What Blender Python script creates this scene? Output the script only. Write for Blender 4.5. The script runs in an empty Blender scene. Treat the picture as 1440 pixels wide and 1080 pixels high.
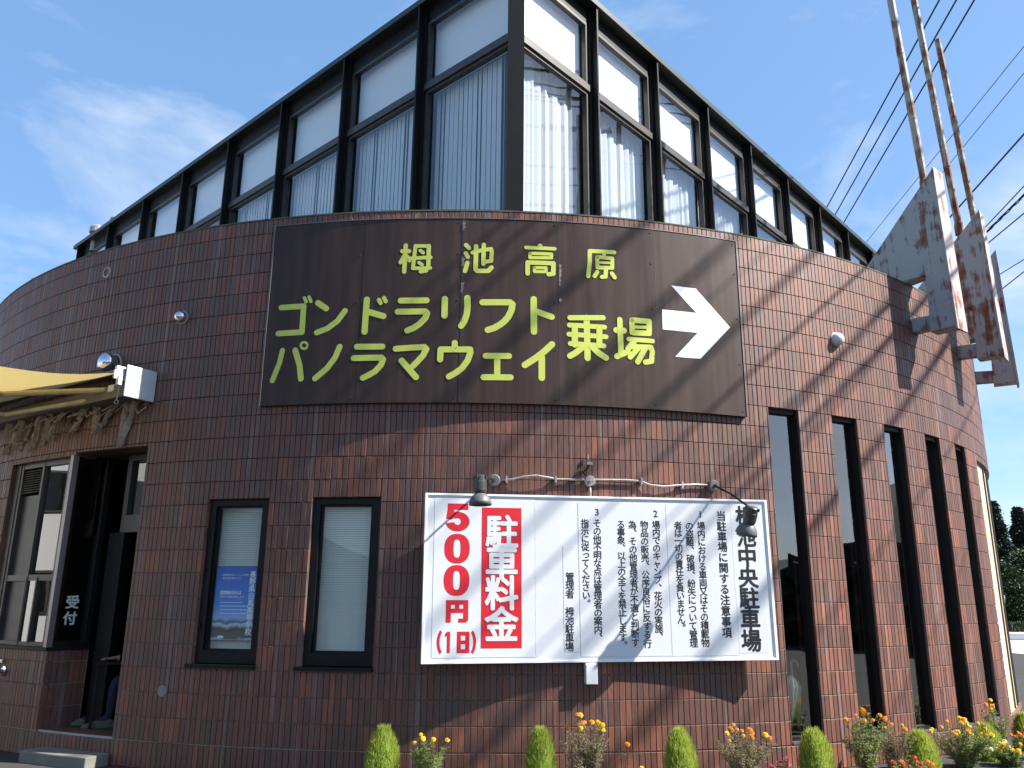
import bpy, bmesh, math, random
from math import sin, cos, pi, radians as rad, sqrt, atan2
from mathutils import Vector, Matrix
random.seed(11)
SC = bpy.context.scene
COL = SC.collection
# ------------------------------------------------------------------ camera, sky, sun, exposure
EYE = 1.6166
cam_d = bpy.data.cameras.new('camera'); cam = bpy.data.objects.new('camera', cam_d); COL.objects.link(cam)
cam_d.sensor_width = 36.0; cam_d.lens = 1167.9/1440*36; cam_d.clip_start = 0.1; cam_d.clip_end = 6000
PITCH, ROLL = rad(14.989), rad(0.536)
cam.matrix_world = Matrix.Translation((0, 0, EYE)) @ Matrix.Rotation(pi/2+PITCH, 4, 'X') @ Matrix.Rotation(ROLL, 4, 'Z')
SC.camera = cam
SUN_AZ, SUN_EL = rad(102.0), rad(44.0)       # azimuth clockwise from +Y
world = bpy.data.worlds.new('World'); SC.world = world; world.use_nodes = True
def build_world():
    nt = world.node_tree; N = nt.nodes; L = nt.links; N.clear()
    out = N.new('ShaderNodeOutputWorld'); bg = N.new('ShaderNodeBackground')
    sky = N.new('ShaderNodeTexSky'); sky.sky_type = 'NISHITA'; sky.sun_disc = False
    sky.sun_elevation = SUN_EL; sky.sun_rotation = SUN_AZ; sky.altitude = 800; sky.air_density = 1.0; sky.dust_density = 1.4; sky.ozone_density = 1.5
    co = N.new('ShaderNodeTexCoord')
    mp = N.new('ShaderNodeMapping'); mp.inputs['Scale'].default_value = (1.6, 1.6, 4.2); mp.inputs['Rotation'].default_value = (0.25, 0.1, 0.5)
    mp.inputs['Location'].default_value = (0.35, 0.2, 0.1)
    nz = N.new('ShaderNodeTexNoise'); nz.inputs['Scale'].default_value = 1.7; nz.inputs['Detail'].default_value = 9; nz.inputs['Roughness'].default_value = .58; nz.inputs['Distortion'].default_value = .35
    cr = N.new('ShaderNodeValToRGB'); cr.color_ramp.elements[0].position = .56; cr.color_ramp.elements[1].position = .88
    cr.color_ramp.elements[0].color = (0, 0, 0, 1); cr.color_ramp.elements[1].color = (.85, .85, .85, 1)
    # more cloud low over the horizon
    sx = N.new('ShaderNodeSeparateXYZ'); mr = N.new('ShaderNodeMapRange')
    mr.inputs['From Min'].default_value = .02; mr.inputs['From Max'].default_value = .62; mr.inputs['To Min'].default_value = .17; mr.inputs['To Max'].default_value = -.02
    ad = N.new('ShaderNodeMath'); ad.operation = 'ADD'
    mx = N.new('ShaderNodeMixRGB'); mx.inputs[2].default_value = (4.2, 4.5, 4.9, 1)
    L.new(co.outputs['Generated'], mp.inputs[0]); L.new(mp.outputs[0], nz.inputs['Vector'])
    L.new(co.outputs['Generated'], sx.inputs[0]); L.new(sx.outputs['Z'], mr.inputs['Value'])
    L.new(nz.outputs['Fac'], ad.inputs[0]); L.new(mr.outputs[0], ad.inputs[1]); L.new(ad.outputs[0], cr.inputs[0])
    veil = N.new('ShaderNodeMixRGB'); veil.inputs[0].default_value = .42; veil.inputs[2].default_value = (1.05, 2.4, 4.6, 1)   # thin high haze
    L.new(sky.outputs[0], veil.inputs[1])
    L.new(cr.outputs[0], mx.inputs[0]); L.new(veil.outputs[0], mx.inputs[1])
    L.new(mx.outputs[0], bg.inputs[0]); bg.inputs[1].default_value = 0.09
    L.new(bg.outputs[0], out.inputs[0])
build_world()
sun_d = bpy.data.lights.new('sun', 'SUN'); sun_d.energy = 5.0; sun_d.angle = rad(0.53); sun_d.color = (1.0, .955, .89)
sun = bpy.data.objects.new('sun', sun_d); COL.objects.link(sun)
SDIR = Vector((sin(SUN_AZ)*cos(SUN_EL), cos(SUN_AZ)*cos(SUN_EL), sin(SUN_EL)))
sun.rotation_euler = SDIR.to_track_quat('Z', 'Y').to_euler(); sun.location = SDIR*60
vs = SC.view_settings; vs.view_transform = 'Standard'; vs.look = 'None'; vs.exposure = 1.42; vs.gamma = 1; vs.use_curve_mapping = False
SC.render.engine = 'CYCLES'; SC.cycles.max_bounces = 8; SC.cycles.transparent_max_bounces = 16; SC.cycles.caustics_reflective = False; SC.cycles.caustics_refractive = False

# ------------------------------------------------------------------ mesh helpers
CX, CY, R = -.551, 18.195, 9.603
MOD = .24; ZD = .25
TP = .365                                    # degrees of arc per tile
def cyl(th, z, off=0.0):
    t = rad(th); return Vector((CX+(R+off)*sin(t), CY-(R+off)*cos(t), z))
class MB:
    def __init__(s): s.v = []; s.f = []; s.m = []; s.mi = 0
    def face(s, pts):
        n = len(s.v); s.v += [tuple(p) for p in pts]; s.f.append(tuple(range(n, n+len(pts)))); s.m.append(s.mi)
    def raw(s, vs, fs):
        n = len(s.v); s.v += [tuple(p) for p in vs]; s.f += [tuple(i+n for i in f) for f in fs]; s.m += [s.mi]*len(fs)
    def box(s, c, d, M=None):
        x, y, z = d[0]/2, d[1]/2, d[2]/2; c = Vector(c)
        P = [Vector(((-x, x)[i & 1], (-y, y)[i >> 1 & 1], (-z, z)[i >> 2])) for i in range(8)]
        if M is not None: P = [M @ p for p in P]
        s.raw([c+p for p in P], [(0, 2, 3, 1), (4, 5, 7, 6), (0, 1, 5, 4), (2, 6, 7, 3), (0, 4, 6, 2), (1, 3, 7, 5)])
    def hexa(s, P): s.raw(P, [(0, 2, 3, 1), (4, 5, 7, 6), (0, 1, 5, 4), (2, 6, 7, 3), (0, 4, 6, 2), (1, 3, 7, 5)])
    def cbox(s, th0, th1, o0, o1, z0, z1, step=1.1):     # box bent round the drum
        n = max(1, int(abs(th1-th0)/step+.5)); V = []
        for i in range(n+1):
            t = th0+(th1-th0)*i/n
            V += [cyl(t, z0, o0), cyl(t, z0, o1), cyl(t, z1, o1), cyl(t, z1, o0)]
        F = []
        for i in range(n):
            a = 4*i; b = a+4
            F += [(a+1, b+1, b+2, a+2), (a, a+3, b+3, b), (a+2, b+2, b+3, a+3), (a, b, b+1, a+1)]
        F += [(0, 1, 2, 3), (4*n, 4*n+3, 4*n+2, 4*n+1)]
        s.raw(V, F)
    def tube(s, pts, r, seg=8, cap=True, r1=None):
        pts = [Vector(p) for p in pts]; n = len(pts); V = []; up = None
        for i, p in enumerate(pts):
            d = (pts[min(i+1, n-1)]-pts[max(i-1, 0)]).normalized()
            if up is None:
                up = Vector((0, 0, 1)) if abs(d.z) < .9 else Vector((1, 0, 0))
            a = d.cross(up).normalized(); b = a.cross(d).normalized(); up = b
            rr = r if r1 is None else r+(r1-r)*i/(n-1)
            V += [p+a*(rr*cos(2*pi*k/seg))+b*(rr*sin(2*pi*k/seg)) for k in range(seg)]
        F = []
        for i in range(n-1):
            for k in range(seg):
                F.append((i*seg+k, i*seg+(k+1) % seg, (i+1)*seg+(k+1) % seg, (i+1)*seg+k))
        if cap: F += [tuple(range(seg-1, -1, -1)), tuple((n-1)*seg+k for k in range(seg))]
        s.raw(V, F)
    def lathe(s, prof, M=None, seg=16):       # prof: (radius, z)
        V = []
        for r, z in prof: V += [Vector((r*cos(2*pi*k/seg), r*sin(2*pi*k/seg), z)) for k in range(seg)]
        if M is not None: V = [M @ p for p in V]
        F = []
        for i in range(len(prof)-1):
            for k in range(seg): F.append((i*seg+k, i*seg+(k+1) % seg, (i+1)*seg+(k+1) % seg, (i+1)*seg+k))
        s.raw(V, F)
    def mesh(s, name, mats=(), smooth=False):
        me = bpy.data.meshes.new(name); me.from_pydata(s.v, [], s.f)
        for m in (mats if isinstance(mats, (list, tuple)) else [mats]): me.materials.append(m)
        if s.mi or any(s.m): me.polygons.foreach_set('material_index', s.m)
        if smooth: me.polygons.foreach_set('use_smooth', [True]*len(s.f))
        me.update(); return me
    def obj(s, name, mats, parent=None, smooth=False, bevel=0, **kw):
        o = bpy.data.objects.new(name, s.mesh(name, mats, smooth)); COL.objects.link(o)
        if parent is not None:
            o.parent = parent; o.matrix_parent_inverse = parent_world(parent).inverted()
        if bevel:
            b = o.modifiers.new('bevel', 'BEVEL'); b.width = bevel; b.segments = 2; b.limit_method = 'ANGLE'
        for k, v in kw.items(): o[k] = v
        return o
def parent_world(p):
    m = p.matrix_basis.copy()
    if p.parent: m = parent_world(p.parent) @ p.matrix_parent_inverse @ m
    return m
def thing(name, label, cat, loc=(0, 0, 0), group=None):
    o = bpy.data.objects.new(name, None); o.empty_display_size = .1; COL.objects.link(o); o.location = loc
    o['label'] = label; o['category'] = cat
    if group: o['group'] = group
    return o
def tag(o, label, cat, group=None):
    o['label'] = label; o['category'] = cat
    if group: o['group'] = group
    return o
def part(name, parent, loc=(0, 0, 0)):
    o = bpy.data.objects.new(name, None); o.empty_display_size = .1; COL.objects.link(o); o.location = loc
    o.parent = parent; o.matrix_parent_inverse = parent_world(parent).inverted(); return o
def copy_tree(o, parent=None):
    c = o.copy(); COL.objects.link(c)
    if parent is not None: c.parent = parent
    for ch in [x for x in bpy.data.objects if x.parent == o]: copy_tree(ch, c)
    return c
def ori(z, x=None):                            # rotation whose local z is z
    z = Vector(z).normalized(); x = Vector(x) if x is not None else (Vector((0, 0, 1)) if abs(z.z) < .9 else Vector((1, 0, 0)))
    y = z.cross(x).normalized(); x = y.cross(z).normalized()
    return Matrix((x, y, z)).transposed().to_4x4()

# ------------------------------------------------------------------ materials
def mat(name, col=(.5, .5, .5), rough=.6, metal=0, spec=.5, noise=None, bump=None, trans=None):
    """noise=(scale, amount, colour2) mottles the colour; bump=(scale, distance)"""
    m = bpy.data.materials.new(name); m.use_nodes = True; nt = m.node_tree; N = nt.nodes; L = nt.links
    b = N['Principled BSDF']; b.inputs['Base Color'].default_value = (*col, 1); b.inputs['Roughness'].default_value = rough
    b.inputs['Metallic'].default_value = metal; b.inputs['Specular IOR Level'].default_value = spec
    co = N.new('ShaderNodeTexCoord')
    if noise:
        n = N.new('ShaderNodeTexNoise'); n.inputs['Scale'].default_value = noise[0]; n.inputs['Detail'].default_value = 6; n.inputs['Roughness'].default_value = .65
        L.new(co.outputs['Object'], n.inputs['Vector'])
        r = N.new('ShaderNodeValToRGB'); r.color_ramp.elements[0].position = .5-.5*noise[1]*.4; r.color_ramp.elements[1].position = .75
        r.color_ramp.elements[0].color = (*col, 1); r.color_ramp.elements[1].color = (*noise[2], 1)
        L.new(n.outputs['Fac'], r.inputs[0]); L.new(r.outputs[0], b.inputs['Base Color'])
    if bump:
        n = N.new('ShaderNodeTexNoise'); n.inputs['Scale'].default_value = bump[0]; n.inputs['Detail'].default_value = 5
        L.new(co.outputs['Object'], n.inputs['Vector']); bp = N.new('ShaderNodeBump'); bp.inputs['Distance'].default_value = bump[1]; bp.inputs['Strength'].default_value = .6
        L.new(n.outputs['Fac'], bp.inputs['Height']); L.new(bp.outputs[0], b.inputs['Normal'])
    if trans:
        tr = N.new('ShaderNodeBsdfTranslucent'); tr.inputs[0].default_value = (*trans, 1)
        mx = N.new('ShaderNodeMixShader'); mx.inputs[0].default_value = .45
        L.new(b.outputs[0], mx.inputs[1]); L.new(tr.outputs[0], mx.inputs[2]); L.new(mx.outputs[0], N['Material Output'].inputs[0])
    return m
def glass(name, tint=(.9, .95, .95), ior=1.5, boost=1.0, wav=.0):
    m = bpy.data.materials.new(name); m.use_nodes = True; nt = m.node_tree; N = nt.nodes; L = nt.links
    N.remove(N['Principled BSDF']); t = N.new('ShaderNodeBsdfTransparent'); t.inputs[0].default_value = (*tint, 1)
    g = N.new('ShaderNodeBsdfGlossy'); g.inputs['Roughness'].default_value = .01; g.inputs[0].default_value = (1, 1, 1, 1)
    lw = N.new('ShaderNodeLayerWeight'); lw.inputs[0].default_value = .5      # the same from both sides of the sheet
    pw = N.new('ShaderNodeMath'); pw.operation = 'POWER'; pw.inputs[1].default_value = 5; L.new(lw.outputs['Facing'], pw.inputs[0])
    f0 = ((ior-1)/(ior+1))**2; fr = N.new('ShaderNodeMath'); fr.operation = 'MULTIPLY_ADD'; fr.inputs[1].default_value = 1-f0; fr.inputs[2].default_value = f0; L.new(pw.outputs[0], fr.inputs[0])
    mu = N.new('ShaderNodeMath'); mu.operation = 'MULTIPLY'; mu.inputs[1].default_value = boost; mu.use_clamp = True
    mx = N.new('ShaderNodeMixShader'); L.new(fr.outputs[0], mu.inputs[0]); L.new(mu.outputs[0], mx.inputs[0]); L.new(t.outputs[0], mx.inputs[1]); L.new(g.outputs[0], mx.inputs[2])
    if wav:
        co = N.new('ShaderNodeTexCoord'); n = N.new('ShaderNodeTexNoise'); n.inputs['Scale'].default_value = 1.3; n.inputs['Detail'].default_value = 1
        bp = N.new('ShaderNodeBump'); bp.inputs['Distance'].default_value = wav; L.new(co.outputs['Object'], n.inputs['Vector']); L.new(n.outputs['Fac'], bp.inputs['Height']); L.new(bp.outputs[0], g.inputs['Normal'])
    L.new(mx.outputs[0], N['Material Output'].inputs[0]); return m

def tile_material():
    m = bpy.data.materials.new('glazed_tile'); m.use_nodes = True; nt = m.node_tree; N = nt.nodes; L = nt.links
    b = N['Principled BSDF']; g = N.new('ShaderNodeNewGeometry'); s = N.new('ShaderNodeSeparateXYZ'); L.new(g.outputs['Position'], s.inputs[0])
    def M(op, a, bb=None, c=None):
        n = N.new('ShaderNodeMath'); n.operation = op
        for i, x in enumerate((a, bb, c)):
            if x is None: continue
            if isinstance(x, (int, float)): n.inputs[i].default_value = x
            else: L.new(x, n.inputs[i])
        return n.outputs[0]
    dx = M('SUBTRACT', s.outputs[0], CX); dy = M('SUBTRACT', CY, s.outputs[1])
    th = M('MULTIPLY', M('ARCTAN2', dx, dy), 180/pi/TP); zz = M('DIVIDE', M('SUBTRACT', s.outputs[2], ZD), MOD)
    ft = M('FLOOR', th); fz = M('FLOOR', zz)
    def vec(a, bb, c=0.0):
        v = N.new('ShaderNodeCombineXYZ')
        for i, x in enumerate((a, bb, c)):
            if isinstance(x, (int, float)): v.inputs[i].default_value = x
            else: L.new(x, v.inputs[i])
        return v.outputs[0]
    wn = N.new('ShaderNodeTexWhiteNoise'); wn.noise_dimensions = '2D'; L.new(vec(ft, fz), wn.inputs['Vector'])
    # patches: tiles of one batch run a few columns wide
    wb = N.new('ShaderNodeTexWhiteNoise'); wb.noise_dimensions = '2D'; L.new(vec(M('FLOOR', M('ADD', M('DIVIDE', th, 5.0), M('MULTIPLY', fz, .37))), fz), wb.inputs['Vector'])
    nz = N.new('ShaderNodeTexNoise'); nz.inputs['Scale'].default_value = 1.0; nz.inputs['Detail'].default_value = 3
    L.new(vec(M('MULTIPLY', ft, .05), M('MULTIPLY', fz, .22)), nz.inputs['Vector'])
    f = M('ADD', M('ADD', M('MULTIPLY', wn.outputs['Value'], .44), M('MULTIPLY', wb.outputs['Value'], .15)), M('MULTIPLY', nz.outputs['Fac'], .74))
    r = N.new('ShaderNodeValToRGB'); e = r.color_ramp.elements; e[0].position = .22; e[0].color = (.055, .042, .044, 1)
    e[1].position = .98; e[1].color = (.18, .064, .036, 1)
    for p, c in ((.42, (.072, .040, .035)), (.6, (.088, .040, .031)), (.76, (.105, .046, .034)), (.88, (.15, .058, .036))):
        k = e.new(p); k.color = (*c, 1)
    L.new(f, r.inputs[0])
    # grain along the tile, chalky runs below the joints
    gr = N.new('ShaderNodeTexNoise'); gr.inputs['Scale'].default_value = 1; gr.inputs['Detail'].default_value = 4; gr.inputs['Roughness'].default_value = .7
    L.new(vec(M('MULTIPLY', th, 5.0), M('MULTIPLY', zz, 1.1), 3.1), gr.inputs['Vector'])
    gm = N.new('ShaderNodeMapRange'); gm.inputs['From Min'].default_value = .3; gm.inputs['From Max'].default_value = .75; gm.inputs['To Min'].default_value = .72; gm.inputs['To Max'].default_value = 1.4
    L.new(gr.outputs['Fac'], gm.inputs['Value'])
    mm = N.new('ShaderNodeMixRGB'); mm.blend_type = 'MULTIPLY'; mm.inputs[0].default_value = 1; L.new(r.outputs[0], mm.inputs[1]); L.new(gm.outputs[0], mm.inputs[2])
    st = N.new('ShaderNodeTexNoise'); st.inputs['Scale'].default_value = 1; st.inputs['Detail'].default_value = 5; st.inputs['Roughness'].default_value = .6
    L.new(vec(M('MULTIPLY', th, 1.1), M('MULTIPLY', zz, .10), 7.7), st.inputs['Vector'])
    sr = N.new('ShaderNodeMapRange'); sr.inputs['From Min'].default_value = .57; sr.inputs['From Max'].default_value = .76; sr.inputs['To Max'].default_value = .5; L.new(st.outputs['Fac'], sr.inputs['Value'])
    # darker weathered film in big soft areas
    fl = N.new('ShaderNodeTexNoise'); fl.inputs['Scale'].default_value = .35; fl.inputs['Detail'].default_value = 4; L.new(g.outputs['Position'], fl.inputs['Vector'])
    fm = N.new('ShaderNodeMapRange'); fm.inputs['From Min'].default_value = .35; fm.inputs['From Max'].default_value = .7; fm.inputs['To Min'].default_value = .78; fm.inputs['To Max'].default_value = 1.12
    L.new(fl.outputs['Fac'], fm.inputs['Value'])
    m3 = N.new('ShaderNodeMixRGB'); m3.blend_type = 'MULTIPLY'; m3.inputs[0].default_value = 1; L.new(mm.outputs[0], m3.inputs[1]); L.new(fm.outputs[0], m3.inputs[2])
    m4 = N.new('ShaderNodeMixRGB'); m4.blend_type = 'MULTIPLY'; m4.inputs[0].default_value = 1; L.new(m3.outputs[0], m4.inputs[1]); m4.inputs[2].default_value = (1.16, 1.04, .96, 1); m3 = m4
    m2 = N.new('ShaderNodeMixRGB'); L.new(sr.outputs[0], m2.inputs[0]); L.new(m3.outputs[0], m2.inputs[1]); m2.inputs[2].default_value = (.30, .27, .26, 1)
    L.new(m2.outputs[0], b.inputs['Base Color'])
    rr = N.new('ShaderNodeMapRange'); rr.inputs['To Min'].default_value = .48; rr.inputs['To Max'].default_value = .64; L.new(wn.outputs['Value'], rr.inputs['Value']); L.new(rr.outputs[0], b.inputs['Roughness'])
    b.inputs['Specular IOR Level'].default_value = .72; b.inputs['Specular Tint'].default_value = (1, .86, .80, 1)
    bn = N.new('ShaderNodeTexNoise'); bn.inputs['Scale'].default_value = 1; bn.inputs['Detail'].default_value = 3
    L.new(vec(M('MULTIPLY', th, 2.4), M('MULTIPLY', zz, 2.0), 1.0), bn.inputs['Vector'])
    bp = N.new('ShaderNodeBump'); bp.inputs['Distance'].default_value = .004; bp.inputs['Strength'].default_value = .5; L.new(bn.outputs['Fac'], bp.inputs['Height']); L.new(bp.outputs[0], b.inputs['Normal'])
    return m
def grout_material():
    m = bpy.data.materials.new('grout'); m.use_nodes = True; nt = m.node_tree; N = nt.nodes; L = nt.links; b = N['Principled BSDF']
    g = N.new('ShaderNodeNewGeometry'); s = N.new('ShaderNodeSeparateXYZ'); L.new(g.outputs['Position'], s.inputs[0])
    n = N.new('ShaderNodeTexNoise'); n.inputs['Scale'].default_value = 1.4; n.inputs['Detail'].default_value = 6; L.new(g.outputs['Position'], n.inputs['Vector'])
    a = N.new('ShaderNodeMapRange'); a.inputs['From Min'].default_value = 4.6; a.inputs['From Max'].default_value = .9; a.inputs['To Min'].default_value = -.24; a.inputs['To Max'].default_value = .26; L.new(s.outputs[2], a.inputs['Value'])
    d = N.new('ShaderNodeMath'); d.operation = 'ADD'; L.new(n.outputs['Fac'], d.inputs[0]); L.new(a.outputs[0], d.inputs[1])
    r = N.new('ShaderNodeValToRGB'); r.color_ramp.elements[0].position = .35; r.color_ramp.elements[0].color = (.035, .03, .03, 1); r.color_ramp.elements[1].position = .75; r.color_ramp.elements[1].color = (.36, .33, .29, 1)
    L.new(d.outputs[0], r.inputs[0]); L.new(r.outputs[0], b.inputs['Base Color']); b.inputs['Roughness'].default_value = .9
    return m
def rust_material(name, base, amount):
    m = bpy.data.materials.new(name); m.use_nodes = True; nt = m.node_tree; N = nt.nodes; L = nt.links; b = N['Principled BSDF']
    g = N.new('ShaderNodeNewGeometry')
    mp = N.new('ShaderNodeMapping'); mp.inputs['Scale'].default_value = (11, 11, .8); L.new(g.outputs['Position'], mp.inputs[0])
    n = N.new('ShaderNodeTexNoise'); n.inputs['Scale'].default_value = 1.0; n.inputs['Detail'].default_value = 7; n.inputs['Roughness'].default_value = .68; L.new(mp.outputs[0], n.inputs['Vector'])
    n2 = N.new('ShaderNodeTexNoise'); n2.inputs['Scale'].default_value = 5.0; n2.inputs['Detail'].default_value = 8; L.new(g.outputs['Position'], n2.inputs['Vector'])
    a = N.new('ShaderNodeMath'); a.operation = 'MULTIPLY_ADD'; a.inputs[1].default_value = .45; L.new(n2.outputs['Fac'], a.inputs[0])
    h = N.new('ShaderNodeMath'); h.operation = 'MULTIPLY'; h.inputs[1].default_value = .6; L.new(n.outputs['Fac'], h.inputs[0]); L.new(h.outputs[0], a.inputs[2])
    r = N.new('ShaderNodeValToRGB'); e = r.color_ramp.elements; e[0].position = amount; e[0].color = (*base, 1); e[1].position = amount+.14; e[1].color = (.10, .032, .016, 1)
    k = e.new(amount+.035); k.color = (base[0]*.62, base[1]*.5, base[2]*.45, 1); k = e.new(amount+.075); k.color = (.24, .085, .045, 1)
    L.new(a.outputs[0], r.inputs[0]); L.new(r.outputs[0], b.inputs['Base Color']); b.inputs['Roughness'].default_value = .7; b.inputs['Specular IOR Level'].default_value = .3
    return m
MT = {}
MT['tile'] = tile_material(); MT['grout'] = grout_material()
MT['black'] = mat('black_aluminium', (.005, .0048, .0048), .5, 0, .22, noise=(3, 1, (.009, .0085, .008)))
MT['blackmat'] = mat('black_board', (.008, .008, .008), .8)
MT['roof'] = mat('dark_green_metal', (.012, .022, .018), .4, noise=(4, 1, (.03, .035, .03)))
MT['bronze'] = mat('bronze_frame', (.05, .044, .04), .4, .3, noise=(5, 1, (.075, .068, .06)))
MT['alu'] = mat('aluminium_post', (.20, .18, .185), .35, .6)
MT['white'] = mat('white_paint', (.68, .69, .70), .38, noise=(2.2, 1, (.60, .615, .63)))
MT['whiteedge'] = mat('white_trim', (.82, .82, .82), .35)
MT['sticker'] = mat('white_sticker', (.68, .69, .70), .3, noise=(1.6, 1, (.62, .635, .65)))
MT['brown'] = None
MT['yellow'] = mat('yellow_green_film', (.58, .63, .10), .45, noise=(2.2, 1, (.50, .55, .09)))
MT['arrow'] = mat('white_film', (.82, .83, .86), .4, noise=(3, 1, (.76, .77, .80)))
MT['red'] = mat('red_film', (.62, .012, .022), .4, noise=(2, 1, (.52, .012, .02)))
MT['ink'] = mat('black_film', (.012, .012, .014), .45)
MT['grey'] = mat('grey_plastic', (.30, .29, .27), .6, noise=(9, 1, (.22, .20, .18)))
MT['galv'] = mat('galvanised_steel', (.42, .40, .38), .5, .4, noise=(14, 1, (.25, .2, .17)))
MT['lamp'] = mat('weathered_lamp_shell', (.13, .13, .125), .5, noise=(12, 1, (.075, .075, .075)))
MT['chrome'] = mat('polished_steel', (.62, .64, .68), .12, 1)
MT['blind'] = mat('blind_slat', (.74, .75, .68), .6, noise=(2, 1, (.66, .67, .60)))
MT['vblind'] = mat('vertical_blind_cloth', (.66, .69, .70), .8, noise=(2, 1, (.58, .62, .63)))
MT['curtain'] = mat('white_lace_curtain', (.78, .80, .82), .9, trans=(.7, .74, .78))
MT['shade'] = mat('white_roller_shade', (.88, .88, .86), .9)
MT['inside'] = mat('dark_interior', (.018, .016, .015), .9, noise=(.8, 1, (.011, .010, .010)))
MT['concrete'] = mat('concrete', (.19, .18, .15), .9, noise=(3.5, 1, (.12, .115, .10)), bump=(30, .004))
MT['cream'] = mat('cream_panel', (.52, .44, .30), .6, noise=(1.5, 1, (.44, .37, .26)))
MT['awning'] = mat('yellow_awning_cloth', (.62, .48, .19), .9, noise=(2.6, 1, (.42, .31, .12)), trans=(.55, .42, .16), bump=(55, .003))
MT['beige'] = mat('beige_painted_arm', (.62, .55, .40), .5, noise=(6, 1, (.40, .32, .2)))
MT['rag'] = mat('dusty_web', (.46, .39, .30), .95, noise=(18, 1, (.28, .22, .16)), bump=(40, .01))
MT['rustpole'] = rust_material('rusty_pole_paint', (.38, .35, .30), .475)
MT['rustsail'] = rust_material('weathered_grey_steel', (.34, .37, .38), .548)
MT['rustsail2'] = rust_material('weathered_mauve_steel', (.38, .34, .335), .54)
MT['cable'] = mat('black_cable', (.015, .015, .018), .6)
MT['glass'] = glass('window_glass', (.92, .95, .94), 1.5, 1.5, .002)
MT['glass_dark'] = glass('tinted_glass', (.42, .47, .47), 1.55, 3.2, .0015)
MT['glass_refl'] = glass('bright_reflecting_glass', (.74, .78, .78), 1.6, 3.5, .0012)
MT['glass_up'] = glass('upper_glass', (.93, .97, .99), 1.5, 2.2, .002)
MT['asphalt'] = mat('asphalt', (.042, .041, .040), .95, 0, .15, noise=(.6, 1, (.060, .057, .054)), bump=(60, .006))
MT['paving'] = mat('pale_concrete_paving', (.42, .39, .34), .9, noise=(.5, 1, (.34, .32, .28)), bump=(20, .004))
MT['soil'] = mat('soil', (.05, .035, .025), 1, noise=(9, 1, (.09, .065, .045)), bump=(14, .03))
MT['kochia'] = mat('kochia_green', (.38, .44, .07), .8, noise=(9, 1, (.22, .30, .04)), trans=(.46, .52, .09))
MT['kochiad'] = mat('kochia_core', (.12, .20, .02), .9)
MT['leaf'] = mat('marigold_leaf', (.15, .22, .06), .6, noise=(9, 1, (.26, .33, .13)), trans=(.30, .38, .10))
MT['stem'] = mat('reddish_stem', (.22, .10, .09), .7, noise=(9, 1, (.14, .18, .06)))
MT['leafred'] = mat('wilting_leaf', (.30, .20, .16), .7, noise=(14, 1, (.22, .30, .10)), trans=(.34, .28, .16))
MT['orange'] = mat('orange_petal', (.85, .36, .008), .6, noise=(20, 1, (.78, .24, .006)), trans=(.85, .36, .01))
MT['gold'] = mat('yellow_petal', (.88, .62, .012), .6, noise=(20, 1, (.85, .5, .01)), trans=(.85, .6, .02))
MT['scarlet'] = mat('scarlet_petal', (.72, .045, .012), .6, trans=(.7, .05, .01))
MT['magenta'] = mat('magenta_petal', (.45, .015, .10), .6, trans=(.5, .02, .1))
MT['petalw'] = mat('white_petal', (.8, .8, .76), .6, trans=(.7, .7, .65))
MT['pine'] = mat('dark_conifer_leaf', (.012, .026, .012), .8, noise=(1.2, 1, (.022, .038, .016)))
MT['broad'] = mat('broadleaf', (.022, .046, .013), .7, noise=(1.2, 1, (.045, .078, .02)))
MT['bark'] = mat('bark', (.09, .065, .045), .9, bump=(20, .01))
MT['skin'] = mat('skin', (.30, .16, .11), .55)
MT['navy'] = mat('dark_blue_cloth', (.012, .018, .045), .9)
MT['shirt'] = mat('dark_shirt', (.05, .05, .06), .9)
MT['shoe'] = mat('canvas_shoe', (.12, .10, .07), .8)
MT['green_hill'] = mat('forested_hill', (.018, .03, .022), .95, noise=(.03, 1, (.026, .04, .028)))
MT['render'] = mat('white_render', (.55, .55, .53), .8, noise=(.5, 1, (.48, .48, .46)))
MT['pole'] = mat('concrete_pole', (.36, .35, .33), .85, noise=(3, 1, (.28, .27, .26)))
def brown_panel_material():
    m = mat('brown_painted_panel', (.036, .022, .019), .5, spec=.25)
    N = m.node_tree.nodes; L = m.node_tree.links; b = N['Principled BSDF']; g = N.new('ShaderNodeNewGeometry')
    mp = N.new('ShaderNodeMapping'); mp.inputs['Scale'].default_value = (9, 9, .8); n = N.new('ShaderNodeTexNoise'); n.inputs['Scale'].default_value = 1; n.inputs['Detail'].default_value = 6
    L.new(g.outputs['Position'], mp.inputs[0]); L.new(mp.outputs[0], n.inputs['Vector'])
    r = N.new('ShaderNodeValToRGB'); e = r.color_ramp.elements; e[0].position = .35; e[0].color = (.036, .021, .016, 1); e[1].position = .72; e[1].color = (.060, .036, .028, 1)
    L.new(n.outputs['Fac'], r.inputs[0]); L.new(r.outputs[0], b.inputs['Base Color'])
    q = N.new('ShaderNodeMapRange'); q.inputs['To Min'].default_value = .38; q.inputs['To Max'].default_value = .6; L.new(n.outputs['Fac'], q.inputs['Value']); L.new(q.outputs[0], b.inputs['Roughness'])
    return m
MT['brown'] = brown_panel_material()
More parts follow.
